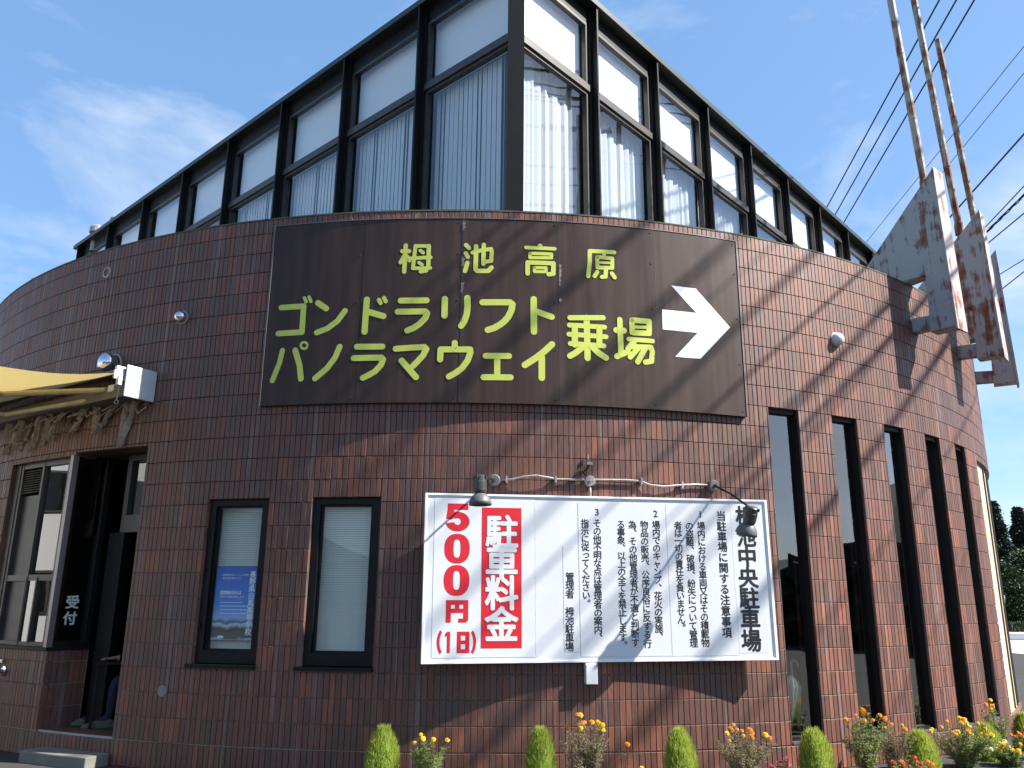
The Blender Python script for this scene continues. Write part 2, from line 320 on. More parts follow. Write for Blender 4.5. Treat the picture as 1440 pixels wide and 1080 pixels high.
# ---- measured lettering
STROKES=[([(-1.143,4.8611),(-1.133,4.6667)],0.0689),([(0.318,4.8744),(0.344,4.7769),(0.306,4.6855),(0.164,4.6057),(-0.038,4.551)],0.0689),([(1.311,4.8253),(3.092,4.8326),(3.254,4.8104),(3.194,4.7414),(2.974,4.6604),(2.722,4.6081),(2.47,4.573),(2.092,4.5319),(1.681,4.5079)],0.071),([(4.638,4.8787),(4.656,4.5019)],0.071),([(4.801,4.7372),(5.815,4.6805)],0.0689),([(-0.42,4.3572),(-0.41,4.2903)],0.0646),([(-0.345,4.2826),(0.569,4.2842),(0.592,4.2476),(0.428,4.1586),(0.095,4.0754),(-0.304,4.0199),(-0.723,3.9789)],0.0667),([(1.584,4.2136),(3.052,4.2179)],0.0667),([(2.31,4.1972),(2.326,3.988)],0.0667),([(1.465,3.9765),(3.173,3.9804)],0.0667),([(5.828,4.3667),(5.347,4.285),(4.774,4.2034),(4.079,4.1221)],0.071),([(5.168,4.2114),(5.168,3.9849)],0.071),([(-1.322,4.1697),(-1.311,4.2817),(-0.396,4.2825)],0.0667),([(-6.277,4.8658),(-6.304,4.4926)],0.0689),([(-6.05,4.7172),(-5.119,4.6674)],0.0689),([(-5.471,4.8584),(-5.341,4.8197)],0.0474),([(-5.136,4.88),(-5.007,4.8391)],0.0474),([(-4.017,4.8439),(-2.336,4.8442)],0.0689),([(-4.178,4.7158),(-2.385,4.7159),(-2.265,4.6953),(-2.369,4.6384),(-2.738,4.5707),(-3.112,4.5259),(-3.503,4.4984)],0.0689),([(-6.75,4.3232),(-5.08,4.319)],0.0667),([(-6.92,4.1953),(-5.107,4.1942),(-4.992,4.1717),(-5.114,4.1111),(-5.478,4.0403),(-5.851,4.0029),(-6.24,3.9712)],0.0667),([(-4.205,4.2921),(-2.361,4.3096),(-2.229,4.284),(-2.435,4.2118),(-2.768,4.1456),(-3.042,4.0962)],0.0667),([(-3.787,4.1579),(-2.823,3.9719)],0.0667),([(-12.174,4.8201),(-10.581,4.82),(-10.563,4.516),(-12.231,4.5154)],0.0659),([(-10.578,4.9189),(-10.429,4.8689)],0.0387),([(-10.256,4.9262),(-10.095,4.872)],0.0387),([(-9.602,4.8507),(-8.995,4.7786)],0.0659),([(-9.525,4.5033),(-8.837,4.5435),(-8.17,4.6274),(-7.708,4.7422)],0.0659),([(-11.835,4.3136),(-11.964,4.176),(-12.202,4.0564),(-12.36,3.9771)],0.062),([(-10.935,4.3098),(-10.543,4.1342),(-10.385,3.9824)],0.0659),([(-10.108,4.3583),(-10.131,4.3391),(-10.21,4.3255),(-10.324,4.3212),(-10.444,4.3274),(-10.536,4.3423),(-10.577,4.3621),(-10.555,4.3813),(-10.475,4.3949),(-10.36,4.3992),(-10.241,4.393),(-10.148,4.378),(-10.108,4.3583)],0.0271),([(-7.91,4.3292),(-8.161,4.2094),(-8.65,4.0917),(-9.417,3.9802)],0.0659),([(-3.858,5.4992),(-3.883,5.1838)],0.0499),([(-4.068,5.4303),(-3.629,5.4288)],0.0499),([(-3.907,5.3803),(-4.159,5.2959)],0.0465),([(-3.745,5.3655),(-3.565,5.3176)],0.0465),([(-3.207,5.4925),(-3.266,5.3405),(-3.317,5.2226)],0.0431),([(-3.207,5.4906),(-2.313,5.4888)],0.0431),([(-2.313,5.4888),(-2.303,5.2443),(-2.449,5.1928),(-2.786,5.1839)],0.0482),([(-3.571,5.3413),(-2.169,5.3527)],0.0431),([(-3.317,5.2226),(-2.169,5.2253)],0.0413),([(-2.868,5.4345),(-2.678,5.4075)],0.0396),([(-2.93,5.2905),(-2.715,5.2637)],0.0379),([(0.144,5.5009),(0.342,5.465)],0.0482),([(0.142,5.401),(0.278,5.3586)],0.0482),([(0.262,5.2877),(0.12,5.1888)],0.0482),([(0.809,5.4881),(0.816,5.2091),(0.922,5.1925),(1.646,5.1949),(1.849,5.236)],0.0517),([(0.584,5.4114),(1.205,5.4417),(1.803,5.4582),(1.859,5.4204),(1.816,5.316),(1.505,5.3054)],0.0465),([(1.313,5.5088),(1.316,5.2764)],0.0482),([(5.051,5.5167),(5.051,5.4976)],0.0517),([(4.119,5.4884),(6.03,5.4892)],0.0431),([(4.383,5.4207),(5.817,5.4231),(5.816,5.3784),(4.384,5.3684),(4.383,5.4207)],0.0379),([(4.232,5.1786),(4.229,5.3105),(5.946,5.3131),(5.928,5.1872),(5.628,5.1799)],0.0517),([(4.685,5.2524),(5.445,5.2556),(5.445,5.2085),(4.685,5.2053),(4.685,5.2524)],0.0362),([(8.277,5.1831),(8.4,5.3509),(8.413,5.49),(10.105,5.4969)],0.0482),([(9.39,5.4789),(9.385,5.4403)],0.0431),([(8.921,5.4245),(9.957,5.4195),(9.941,5.3043),(8.918,5.2953),(8.921,5.4245)],0.0448),([(8.914,5.3573),(9.949,5.3637)],0.0293),([(9.504,5.2983),(9.464,5.1931),(9.219,5.1852)],0.0482),([(8.901,5.2428),(8.707,5.1882)],0.0465),([(9.904,5.237),(10.089,5.192)],0.0482),([(7.025,4.681),(9.234,4.7033)],0.0603),([(8.128,4.6915),(8.156,4.2289)],0.0693),([(6.983,4.5958),(9.323,4.5949)],0.0558),([(6.946,4.4904),(9.403,4.4838)],0.0558),([(7.031,4.3844),(9.251,4.3772)],0.0558),([(7.339,4.5894),(7.326,4.375)],0.0693),([(8.974,4.5895),(8.951,4.3821)],0.0663),([(7.824,4.3478),(7.365,4.2809),(7.001,4.2427)],0.0663),([(8.466,4.3616),(8.872,4.2944),(9.373,4.2427)],0.0693),([(10.369,4.6941),(10.393,4.2943)],0.0633),([(10.115,4.5701),(10.633,4.5699)],0.0693),([(10.118,4.2676),(10.877,4.3315)],0.0648),([(11.202,4.7007),(12.406,4.701),(12.375,4.5585),(11.2,4.5552),(11.202,4.7007)],0.0633),([(11.187,4.6195),(12.391,4.63)],0.0362),([(10.949,4.4758),(12.599,4.4729)],0.0527),([(11.325,4.4564),(10.883,4.3633)],0.0633),([(11.123,4.39),(12.462,4.3988),(12.548,4.3519),(12.476,4.2394),(12.041,4.2222)],0.0603),([(11.596,4.3798),(11.008,4.2695)],0.0603),([(12.075,4.3858),(11.518,4.22)],0.0633)]
ARROW=[(14.095, 5.1578), (15.91, 5.1548), (18.393, 4.7321), (15.99, 4.3158), (14.166, 4.3126), (15.892, 4.62), (13.342, 4.6204), (13.356, 4.8576), (15.847, 4.8586)]
COLUMNS=[('駐車料金', (0.7789, 0.4436), (0.7772, -0.4511), 0.3276, 3), ('管理者\u3000栂池駐車場', (1.4754, 0.0047), (1.4585, -0.6691), 0.09282, 1), ('その他不明な点は管理者の案内、', (1.7728, 0.545), (1.7545, -0.5876), 0.09047999999999999, 1), ('指示に従ってください。', (1.6435, 0.543), (1.6398, -0.2556), 0.08892, 1), ('場内でのキャンプ、花火の実施、', (2.4058, 0.5373), (2.3865, -0.5794), 0.09047999999999999, 1), ('物品の販売、公序良俗に反する行', (2.2779, 0.5354), (2.2622, -0.6453), 0.09047999999999999, 1), ('為、その他管理者が不適と判断す', (2.1506, 0.5335), (2.1355, -0.6343), 0.09047999999999999, 1), ('る事象、以上の全てを禁止します。', (2.0263, 0.536), (2.0079, -0.6615), 0.09047999999999999, 1), ('場内における車両又はその積載物', (2.8997, 0.5338), (2.874, -0.6397), 0.09204, 1), ('の盗難、破損、紛失について管理', (2.7694, 0.5319), (2.7504, -0.6428), 0.09204, 1), ('者は一切の責任を負いません。', (2.6446, 0.5344), (2.629, -0.4951), 0.09047999999999999, 1), ('当駐車場に関する注意事項', (3.1293, 0.6409), (3.1114, -0.5427), 0.10919999999999999, 2), ('栂池中央駐車場', (3.4017, 0.641), (3.3705, -0.6226), 0.2145, 3), ('3', (1.7737, 0.6571), (1.7737, 0.6571), 0.09749999999999999, 1), ('2', (2.4042, 0.6506), (2.4042, 0.6506), 0.09749999999999999, 1), ('1', (2.8977, 0.6525), (2.8977, 0.6525), 0.09749999999999999, 1)]
# ------------------------------------------------------------------ the round building
BLD = thing('building', 'round gondola station building faced in dark red upright tiles, glazed storey above', 'building', (CX, CY, 0))
ZTOP = ZD+23.72*MOD
OPEN = [(-16.35, -12.05, 1.02, 2.70), (-9.13, -4.80, 1.02, 2.70), (-28.8, -21.8, ZD+.02, 3.335), (-37.4, -28.8, 1.09, 3.30)]
RW = [(21.30+5.69*i, 23.83+5.69*i) for i in range(5)]
OPEN += [(a, b, ZD, ZD+15*MOD) for a, b in RW]
OPEN += [(50.2, 100.0, ZD, ZD+14.6*MOD)]
def is_open(th, z): return any(a < th < b and c < z < d for a, b, c, d in OPEN)
def wall_shell():
    TH0, TH1 = -104.0, 104.0
    ts = set([TH0, TH1]); t = TH0
    while t < TH1: ts.add(round(t, 3)); t += 1.46
    for a, b, c, d in OPEN: ts.add(a); ts.add(b)
    ts = sorted(x for x in ts if TH0 <= x <= TH1)
    zs = sorted(set([-.3, ZTOP]+[v for o in OPEN for v in o[2:]]))
    mb = MB(); o1 = -.018; o0 = -.27
    nt, nz = len(ts)-1, len(zs)-1
    S = [[not is_open((ts[i]+ts[i+1])/2, (zs[j]+zs[j+1])/2) for j in range(nz)] for i in range(nt)]
    def solid(i, j): return 0 <= i < nt and 0 <= j < nz and S[i][j]
    for i in range(nt):
        a, b = ts[i], ts[i+1]
        if b-a < 1e-4: continue
        for j in range(nz):
            if not S[i][j]: continue
            c, d = zs[j], zs[j+1]
            mb.mi = 0; mb.face([cyl(a, c, o1), cyl(b, c, o1), cyl(b, d, o1), cyl(a, d, o1)])
            mb.mi = 1; mb.face([cyl(b, c, o0), cyl(a, c, o0), cyl(a, d, o0), cyl(b, d, o0)])
            mb.mi = 2
            if not solid(i-1, j): mb.face([cyl(a, c, o0), cyl(a, c, o1), cyl(a, d, o1), cyl(a, d, o0)])
            if not solid(i+1, j): mb.face([cyl(b, c, o1), cyl(b, c, o0), cyl(b, d, o0), cyl(b, d, o1)])
            if not solid(i, j-1): mb.face([cyl(a, c, o0), cyl(b, c, o0), cyl(b, c, o1), cyl(a, c, o1)])
            if not solid(i, j+1): mb.face([cyl(a, d, o1), cyl(b, d, o1), cyl(b, d, o0), cyl(a, d, o0)])
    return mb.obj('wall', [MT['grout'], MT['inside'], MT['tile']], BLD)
WALL = wall_shell()
# tiles: one upright glazed tile per column and course, cut where an opening cuts them
TW = rad(TP)*R
def tile_shape(mb, a, b, z0, z1, jit=0.0):
    g = .0028/R*180/pi; a += g; b -= g; z0 += .0032; z1 -= .0032
    bv = .0028; bt = bv/R*180/pi; jx = [random.uniform(-1, 1)*jit for _ in range(3)]
    def P(t, z, o):
        k = ((t-a)/(b-a)-.5); q = ((z-z0)/(z1-z0)-.5)
        return cyl(t, z, o+jx[0]+k*jx[1]+q*jx[2])
    V = [cyl(a, z0, -.02), cyl(b, z0, -.02), cyl(b, z1, -.02), cyl(a, z1, -.02),
         P(a, z0, -bv), P(b, z0, -bv), P(b, z1, -bv), P(a, z1, -bv),
         P(a+bt, z0+bv, 0), P(b-bt, z0+bv, 0), P(b-bt, z1-bv, 0), P(a+bt, z1-bv, 0)]
    F = [(8, 9, 10, 11), (4, 5, 9, 8), (5, 6, 10, 9), (6, 7, 11, 10), (7, 4, 8, 11), (0, 1, 5, 4), (1, 2, 6, 5), (2, 3, 7, 6), (3, 0, 4, 7)]
    mb.raw(V, F)
cols = range(int(-100/TP), int(100/TP))
rows = list(range(-1, 24))
HJ = {0}                                        # horizontal movement joint
VJ = {round(20.4/TP), round(-11.6/TP), round(-2.1/TP), round(-46/TP)}
cells = []
for k in cols:
    a, b = k*TP, (k+1)*TP
    for n in rows:
        z0 = ZD+n*MOD; z1 = min(z0+MOD, ZTOP)
        if n == -1: z0 = .0
        if n == 0: z0 += .006
        aa = a+(.02 if k in VJ else 0)
        rects = [(aa, b, z0, z1)]; full = True
        for (p, q, c, d) in OPEN:
            if b <= p or a >= q or z1 <= c+.01 or z0 >= d-.01: continue
            full = False; new = []
            for (x0, x1, y0, y1) in rects:          # cut the tile round the opening
                if x0 < p: new.append((x0, min(p, x1), y0, y1))
                if x1 > q: new.append((max(q, x0), x1, y0, y1))
                m0_, m1_ = max(x0, p), min(x1, q)
                if m1_ > m0_:
                    if y0 < c: new.append((m0_, m1_, y0, c))
                    if y1 > d: new.append((m0_, m1_, d, y1))
            rects = [r_ for r_ in new if r_[1]-r_[0] > .04 and r_[3]-r_[2] > .02]
        for r_ in rects: cells.append((*r_, k, n, full and n not in (-1, 23) and k not in VJ and n != 0))
def hidden(th, z):
    if -13.4 < th < 19.6 and z > 3.62 and z < 5.85: return True
    if -1.9 < th < 20.5 and 1.15 < z < 2.80: return True
    return False
def seen_size(c):
    th = (c[0]+c[1])/2; z = (c[2]+c[3])/2; p = cyl(th, z); v = Vector((0, 0, EYE))-p
    n = Vector((sin(rad(th)), -cos(rad(th)), 0)); d = v.length
    return (v.dot(n)/d)/(d*d)
cand = [c for c in cells if c[6] and not hidden((c[0]+c[1])/2, (c[2]+c[3])/2) and c[2] > .45]
cand.sort(key=seen_size, reverse=True)
single = set((c[4], c[5]) for c in cand[:300])
# shared mesh for the single tiles
m0 = MB(); tile_shape(m0, -TP/2, TP/2, 0, MOD)
c0 = cyl(0, 0, 0); m0.v = [tuple(Vector(v)-c0) for v in m0.v]
tme = m0.mesh('tile', MT['tile'])
WINV = parent_world(WALL).inverted()
for c in cells:
    if (c[4], c[5]) in single:
        o = bpy.data.objects.new('tile', tme); COL.objects.link(o)
        th = (c[4]+.5)*TP; o.location = cyl(th, ZD+c[5]*MOD, random.uniform(-.0008, .0008))
        o.rotation_euler = (random.uniform(-.0035, .0035), 0, rad(th)+random.uniform(-.006, .006))
        o.parent = WALL; o.matrix_parent_inverse = WINV
mb = MB()
for c in cells:
    if (c[4], c[5]) in single or c[1]-c[0] < .04 or c[3]-c[2] < .02: continue
    tile_shape(mb, c[0], c[1], c[2], c[3], .0009)
mb.obj('remaining_tiles', MT['tile'], WALL, kind='stuff')
# coping on top of the parapet
mb = MB(); mb.cbox(-104, 104, -.30, .004, ZTOP, ZTOP+.018)
mb.obj('coping', mat('mossy_mortar', (.12, .115, .08), .95, noise=(7, 1, (.06, .07, .04))), BLD)

# ------------------------------------------------------------------ two small windows
def frame_box(mb, a, b, z0, z1, o0, o1, w, wb=None, wt=None):
    dw = w/R*180/pi; wb = wb or w; wt = wt or w
    mb.cbox(a, a+dw, o0, o1, z0, z1); mb.cbox(b-dw, b, o0, o1, z0, z1)
    mb.cbox(a+dw, b-dw, o0, o1, z0, z0+wb); mb.cbox(a+dw, b-dw, o0, o1, z1-wt, z1)
def flat_pane(mb, a, b, z0, z1, o):
    mb.face([cyl(a, z0, o), cyl(b, z0, o), cyl(b, z1, o), cyl(a, z1, o)])
for wi, (a, b) in enumerate(((-16.35, -12.05), (-9.13, -4.80))):
    W = part('small_window', BLD, cyl((a+b)/2, 1.02))
    mb = MB(); frame_box(mb, a+.03, b-.03, 1.03, 2.69, -.12, -.035, .075, .12, .06)
    frame_box(mb, a+.5, b-.5, 1.15, 2.63, -.10, -.065, .02)
    mb.obj('frame', MT['black'], W)
    mb = MB(); mb.cbox(a-.35, b+.05, -.10, .05, .985, 1.02); mb.obj('sill', MT['black'], W)
    mb = MB(); flat_pane(mb, a+.45, b-.45, 1.14, 2.64, -.085); mb.obj('pane', MT['glass'], W)
    mb = MB(); z = 1.16
    while z < 2.62:
        mb.raw([cyl(a+.5, z, -.150), cyl(b-.5, z, -.150), cyl(b-.5, z+.0225, -.165), cyl(a+.5, z+.0225, -.165)], [(0, 1, 2, 3)])
        z += .0235
    for q in (.2, .8):
        t = a+.5+(b-a-1)*q; mb.cbox(t-.012, t+.012, -.146, -.143, 1.16, 2.62)
    mb.obj('blind', MT['blind'], W)
    mb = MB(); mb.cbox(a-.3, b+.3, -.45, -.40, .9, 2.8); mb.obj('backing', MT['inside'], W)
mb = MB()
for i, z in enumerate((1.35, 1.9, 2.3)): mb.cbox(-16.3, -16.18, -.04, -.02, z, z+.09)
mb.obj('hinge', MT['black'], bpy.data.objects['small_window'])
# ------------------------------------------------------------------ five tall narrow windows
for i, (a, b) in enumerate(RW):
    W = part('narrow_window', BLD, cyl((a+b)/2, ZD)); zt = ZD+15*MOD
    mb = MB()
    mb.cbox(b-.10, b-.004, -.20, -.03, ZD+.003, zt-.003); mb.cbox(a+.004, a+.08, -.20, -.075, ZD+.003, zt-.003)
    mb.cbox(a+.08, b-.10, -.20, -.045, zt-.05, zt-.003); mb.cbox(a+.08, b-.10, -.20, -.06, ZD+.003, ZD+.075)
    mb.obj('frame', MT['black'], W)
    mb = MB(); flat_pane(mb, a+.07, b-.09, ZD+.06, zt-.04, -.10); mb.obj('pane', MT['glass_refl'], W)
    mb = MB(); mb.cbox(a+.08, b-.1, -.058, .0, ZD+.01, ZD+.035); mb.obj('sill', MT['alu'], W)
# rooms behind the openings
mb = MB()
mb.cbox(20, 48, -3.3, -3.2, 0, 4.2, 2); mb.cbox(-19, -3.5, -2.2, -2.1, 0, 4.2, 2)
mb.cbox(-60, 60, -5, -.28, 4.2, 4.3, 3); mb.cbox(-60, 60, -5, -.28, .1, .2, 3)
for t in (20, 48, -19, -3.5, -42): mb.cbox(t, t+.3, -5, -.28, .2, 4.2)
mb.cbox(-42, -19, -4.1, -4.0, 0, 4.2, 2)
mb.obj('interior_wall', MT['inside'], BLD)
# ------------------------------------------------------------------ recessed bay at the far right
mb = MB(); mb.cbox(50.2, 100, -.16, -.05, ZD, ZD+14.6*MOD+.02, 1.5); mb.obj('cream_panel', MT['cream'], BLD)
mb = MB()
for t in (54.6, 57.3, 60, 64, 69, 75, 82): mb.cbox(t, t+.25, -.05, -.03, ZD+.02, ZD+14.6*MOD-.02)
mb.obj('mullion', MT['bronze'], BLD)
mb = MB(); mb.cbox(50.9, 52.6, -.05, -.044, .75, 1.75)
tag(mb.obj('notice', mat('faded_pink_paper', (.75, .45, .48), .8, noise=(3, 1, (.8, .78, .76)))), 'faded pink notice taped to the cream wall at the far end', 'poster')
# ------------------------------------------------------------------ entrance and ticket booth
E1, E2 = -28.8, -21.8
def cP(th, off, z): return cyl(th, z, off)
ent = part('entrance', BLD, cyl(-25, ZD))
IN = -.46
mb = MB(); mb.cbox(E1, E2, IN-.6, -.02, ZD-.05, ZD+.018); mb.obj('threshold', MT['bronze'], ent)
mb = MB(); mb.cbox(-26.3, E2+.6, IN-.05, IN+.05, 2.42, 2.62)
mb.cbox(-26.3, -25.85, IN-.05, IN+.05, 2.62, 3.33); mb.cbox(-23.35, -23.1, IN-.04, IN+.04, 2.62, 3.33)
mb.cbox(-26.3, E2+.6, IN-.05, IN+.05, 3.27, 3.335)
mb.obj('frame', MT['bronze'], ent)
mb = MB(); flat_pane(mb, -25.85, -23.35, 2.62, 3.27, IN); flat_pane(mb, -23.1, E2+.6, 2.62, 3.27, IN); mb.obj('pane', MT['glass_dark'], ent)
mb = MB(); mb.cbox(-27.6, -26.0, IN-.10, IN+.02, ZD+.03, 2.42); mb.obj('sliding_door', MT['black'], ent)
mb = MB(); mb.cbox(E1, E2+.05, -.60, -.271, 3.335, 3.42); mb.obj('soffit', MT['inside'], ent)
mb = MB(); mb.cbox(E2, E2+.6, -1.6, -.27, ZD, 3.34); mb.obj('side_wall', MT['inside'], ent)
# booth: tiled low side wall runs back into the recess
booth = part('ticket_booth', BLD, cyl(-31, ZD))
SPC = cyl(E1, 0, 0); sd = Vector((cos(rad(50)), sin(rad(50)), 0)); sn = Vector((sin(rad(50)), -cos(rad(50)), 0))
def SP(u, o, z): return Vector((SPC.x, SPC.y, z))+sd*u+sn*o
mb = MB(); mb.hexa([SP(u, o, z) for z in (ZD-.25, 1.09) for o in (-.3, -.012) for u in (0, .46)])
mb.obj('base_wall', MT['grout'], booth)
mb = MB()
for n in range(-1, 4):
    for k in range(7):
        u0, u1 = .004+k*.064, .062+k*.064; z0, z1 = ZD+n*MOD+.004, min(ZD+(n+1)*MOD-.004, 1.085)
        if n == -1: z0 = .02
        mb.hexa([SP(u, o, z) for z in (z0, z1) for o in (-.012, .002) for u in (u0, u1)])
mb.obj('base_tiles', MT['tile'], booth, kind='stuff')
mb = MB(); mb.cbox(-37.4, E1, -.35, .02, 1.09, 1.125); mb.hexa([SP(u, o, z) for z in (1.09, 1.125) for o in (-.3, .02) for u in (0, .46)]); mb.obj('counter', MT['black'], booth)
WO = -.10
mb = MB()
mb.cbox(-37.4, -36.6, WO-.05, WO+.05, 1.125, 3.30)
for t, w in ((-36.6, .35), (-33.4, .25), (-30.1, .55)): mb.cbox(t, t+w, WO-.04, WO+.04, 1.125, 3.30)
mb.cbox(-36.3, -30.1, WO-.035, WO+.035, 1.86, 1.93); mb.cbox(-36.3, -30.1, WO-.035, WO+.035, 3.24, 3.30); mb.cbox(-36.3, -30.1, WO-.035, WO+.035, 1.125, 1.17)
mb.cbox(-33.4, -33.25, WO-.03, WO+.045, 1.15, 1.9); mb.cbox(-32.0, -31.85, WO-.03, WO+.045, 1.15, 1.9)
mb.obj('frame', MT['bronze'], booth)
mb = MB(); mb.cbox(-30.1, -29.5, WO-.04, WO+.03, 1.125, 3.30); mb.obj('black_jamb', MT['black'], booth)
mb = MB(); mb.hexa([SP(u, o, z) for z in (1.125, 3.31) for o in (-.09, -.01) for u in (-.02, .045)]); mb.obj('corner_post', MT['alu'], booth)
mb = MB(); mb.hexa([SP(u, o, z) for z in (1.125, 3.31) for o in (-.09, -.02) for u in (.40, .46)]); mb.hexa([SP(u, o, z) for z in (1.125, 1.19) for o in (-.07, -.03) for u in (.045, .40)]); mb.obj('side_frame', MT['black'], booth)
mb = MB(); mb.face([SP(.045, -.05, 1.19), SP(.40, -.05, 1.19), SP(.40, -.05, 3.3), SP(.045, -.05, 3.3)])
flat_pane(mb, -33.15, -30.1, 1.93, 3.24, WO); mb.obj('pane', MT['glass_dark'], booth)
mb = MB(); flat_pane(mb, -33.2, -32.0, 1.17, 1.86, WO+.02); flat_pane(mb, -31.85, -30.2, 1.17, 1.86, WO); mb.obj('serving_window', MT['glass_dark'], booth)
mb = MB(); mb.cbox(-36.25, -33.4, WO-.03, WO-.01, 1.17, 2.9); mb.obj('infill_panel', MT['bronze'], booth)
mb = MB()
for i in range(10):
    z = 2.93+i*.03; mb.raw([cyl(-36.2, z, WO+.03), cyl(-33.45, z, WO+.03), cyl(-33.45, z+.022, WO-.01), cyl(-36.2, z+.022, WO-.01)], [(0, 1, 2, 3)])
mb.obj('vent_louvre', MT['grey'], booth)
mb = MB(); mb.cbox(-37.4, E1, -.60, -.26, 3.30, 3.4); mb.obj('soffit', MT['inside'], booth)
mb = MB()
mb.cbox(-36, -31, -1.2, -1.1, .3, 1.0); mb.cbox(-36, -30.5, -.9, -.45, .98, 1.02)
mb.obj('desk', MT['bronze'], booth)
# concrete step before the door
mb = MB(); mb.cbox(E1+1.3, E2+.0, .0, .30, -.02, .115, .8)
tag(mb.obj('doorstep', MT['concrete'], bevel=.012), 'worn pale concrete doorstep below the dark entrance', 'step')
# ------------------------------------------------------------------ upper glazed storey
UP = part('upper_storey', BLD, (0.007, 8.8, 5.9))
Cn = Vector((.007, 8.8, 0)); ZR, ZT_, ZB = 9.78, 8.454, 5.72
WALLS = []
for nm, az, sp, sg in (('L', 47.25, 1.741, -1), ('R', 41.75, 1.575, 1)):
    u = Vector((sg*sin(rad(az)), cos(rad(az)), 0)); n = Vector((u.y, -u.x, 0)) if sg > 0 else Vector((-u.y, u.x, 0))
    WALLS.append((u, n, sp))
def boxuv(mb, u, n, u0, u1, o0, o1, z0, z1):
    mb.hexa([Cn+u*a+n*o+Vector((0, 0, z)) for z in (z0, z1) for o in (o0, o1) for a in (u0, u1)])
ends = [Cn+WALLS[0][0]*(8*1.741+.1), Cn+WALLS[1][0]*(8*1.575+.1)]
far = ends[0]+ends[1]-Cn
mb = MB()
cc = (Cn+far)/2
def outw(p, k):
    d = (p-cc); d.z = 0; return p+d.normalized()*k
ring = [Cn, ends[1], far, ends[0]]
oa = [outw(p, .20)+Vector((0, 0, ZR-.03)) for p in ring]; ob = [p+Vector((0, 0, .09)) for p in oa]; top = cc+Vector((0, 0, ZR+.35))
mb.raw(oa+ob+[top], [(3, 2, 1, 0), (0, 1, 5, 4), (1, 2, 6, 5), (2, 3, 7, 6), (3, 0, 4, 7), (4, 5, 8), (5, 6, 8), (6, 7, 8), (7, 4, 8)])
mb.obj('roof', MT['roof'], UP)
mb = MB()
for q in (ends[0], ends[1]):
    mb.face([q+Vector((0, 0, 5)), far+Vector((0, 0, 5)), far+Vector((0, 0, ZR)), q+Vector((0, 0, ZR))])
mb.face([p+Vector((0, 0, 5.6)) for p in (Cn, ends[1], far, ends[0])])
a0, a1 = cc+(ends[0]-cc)*.9, cc+(ends[1]-cc)*.9
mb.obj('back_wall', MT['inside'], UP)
mb = MB()
for (u, n, sp) in WALLS:
    boxuv(mb, u, n, -.02, 8*sp+.1, -.10, -.01, ZR-.27, ZR-.032)       # head band
    boxuv(mb, u, n, -.02, 8*sp+.1, -.10, -.01, ZB-.3, ZB)
mb.obj('head_band', MT['black'], UP)
mb = MB(); V = [Cn+Vector((0, 0, z)) for z in (0, 1)]
for z0, z1 in ((ZB, ZR-.03),):
    bu = (WALLS[0][0]+WALLS[1][0]).normalized(); side = Vector((bu.y, -bu.x, 0))
    for (w, o0, o1) in ((.20, -.02, .10), (.13, -.10, -.02)):
        mb.hexa([Cn+side*s-bu*o+Vector((0, 0, z)) for z in (z0, z1) for o in (o0, o1) for s in (-w/2, w/2)])
mb.obj('corner_post', MT['black'], UP)
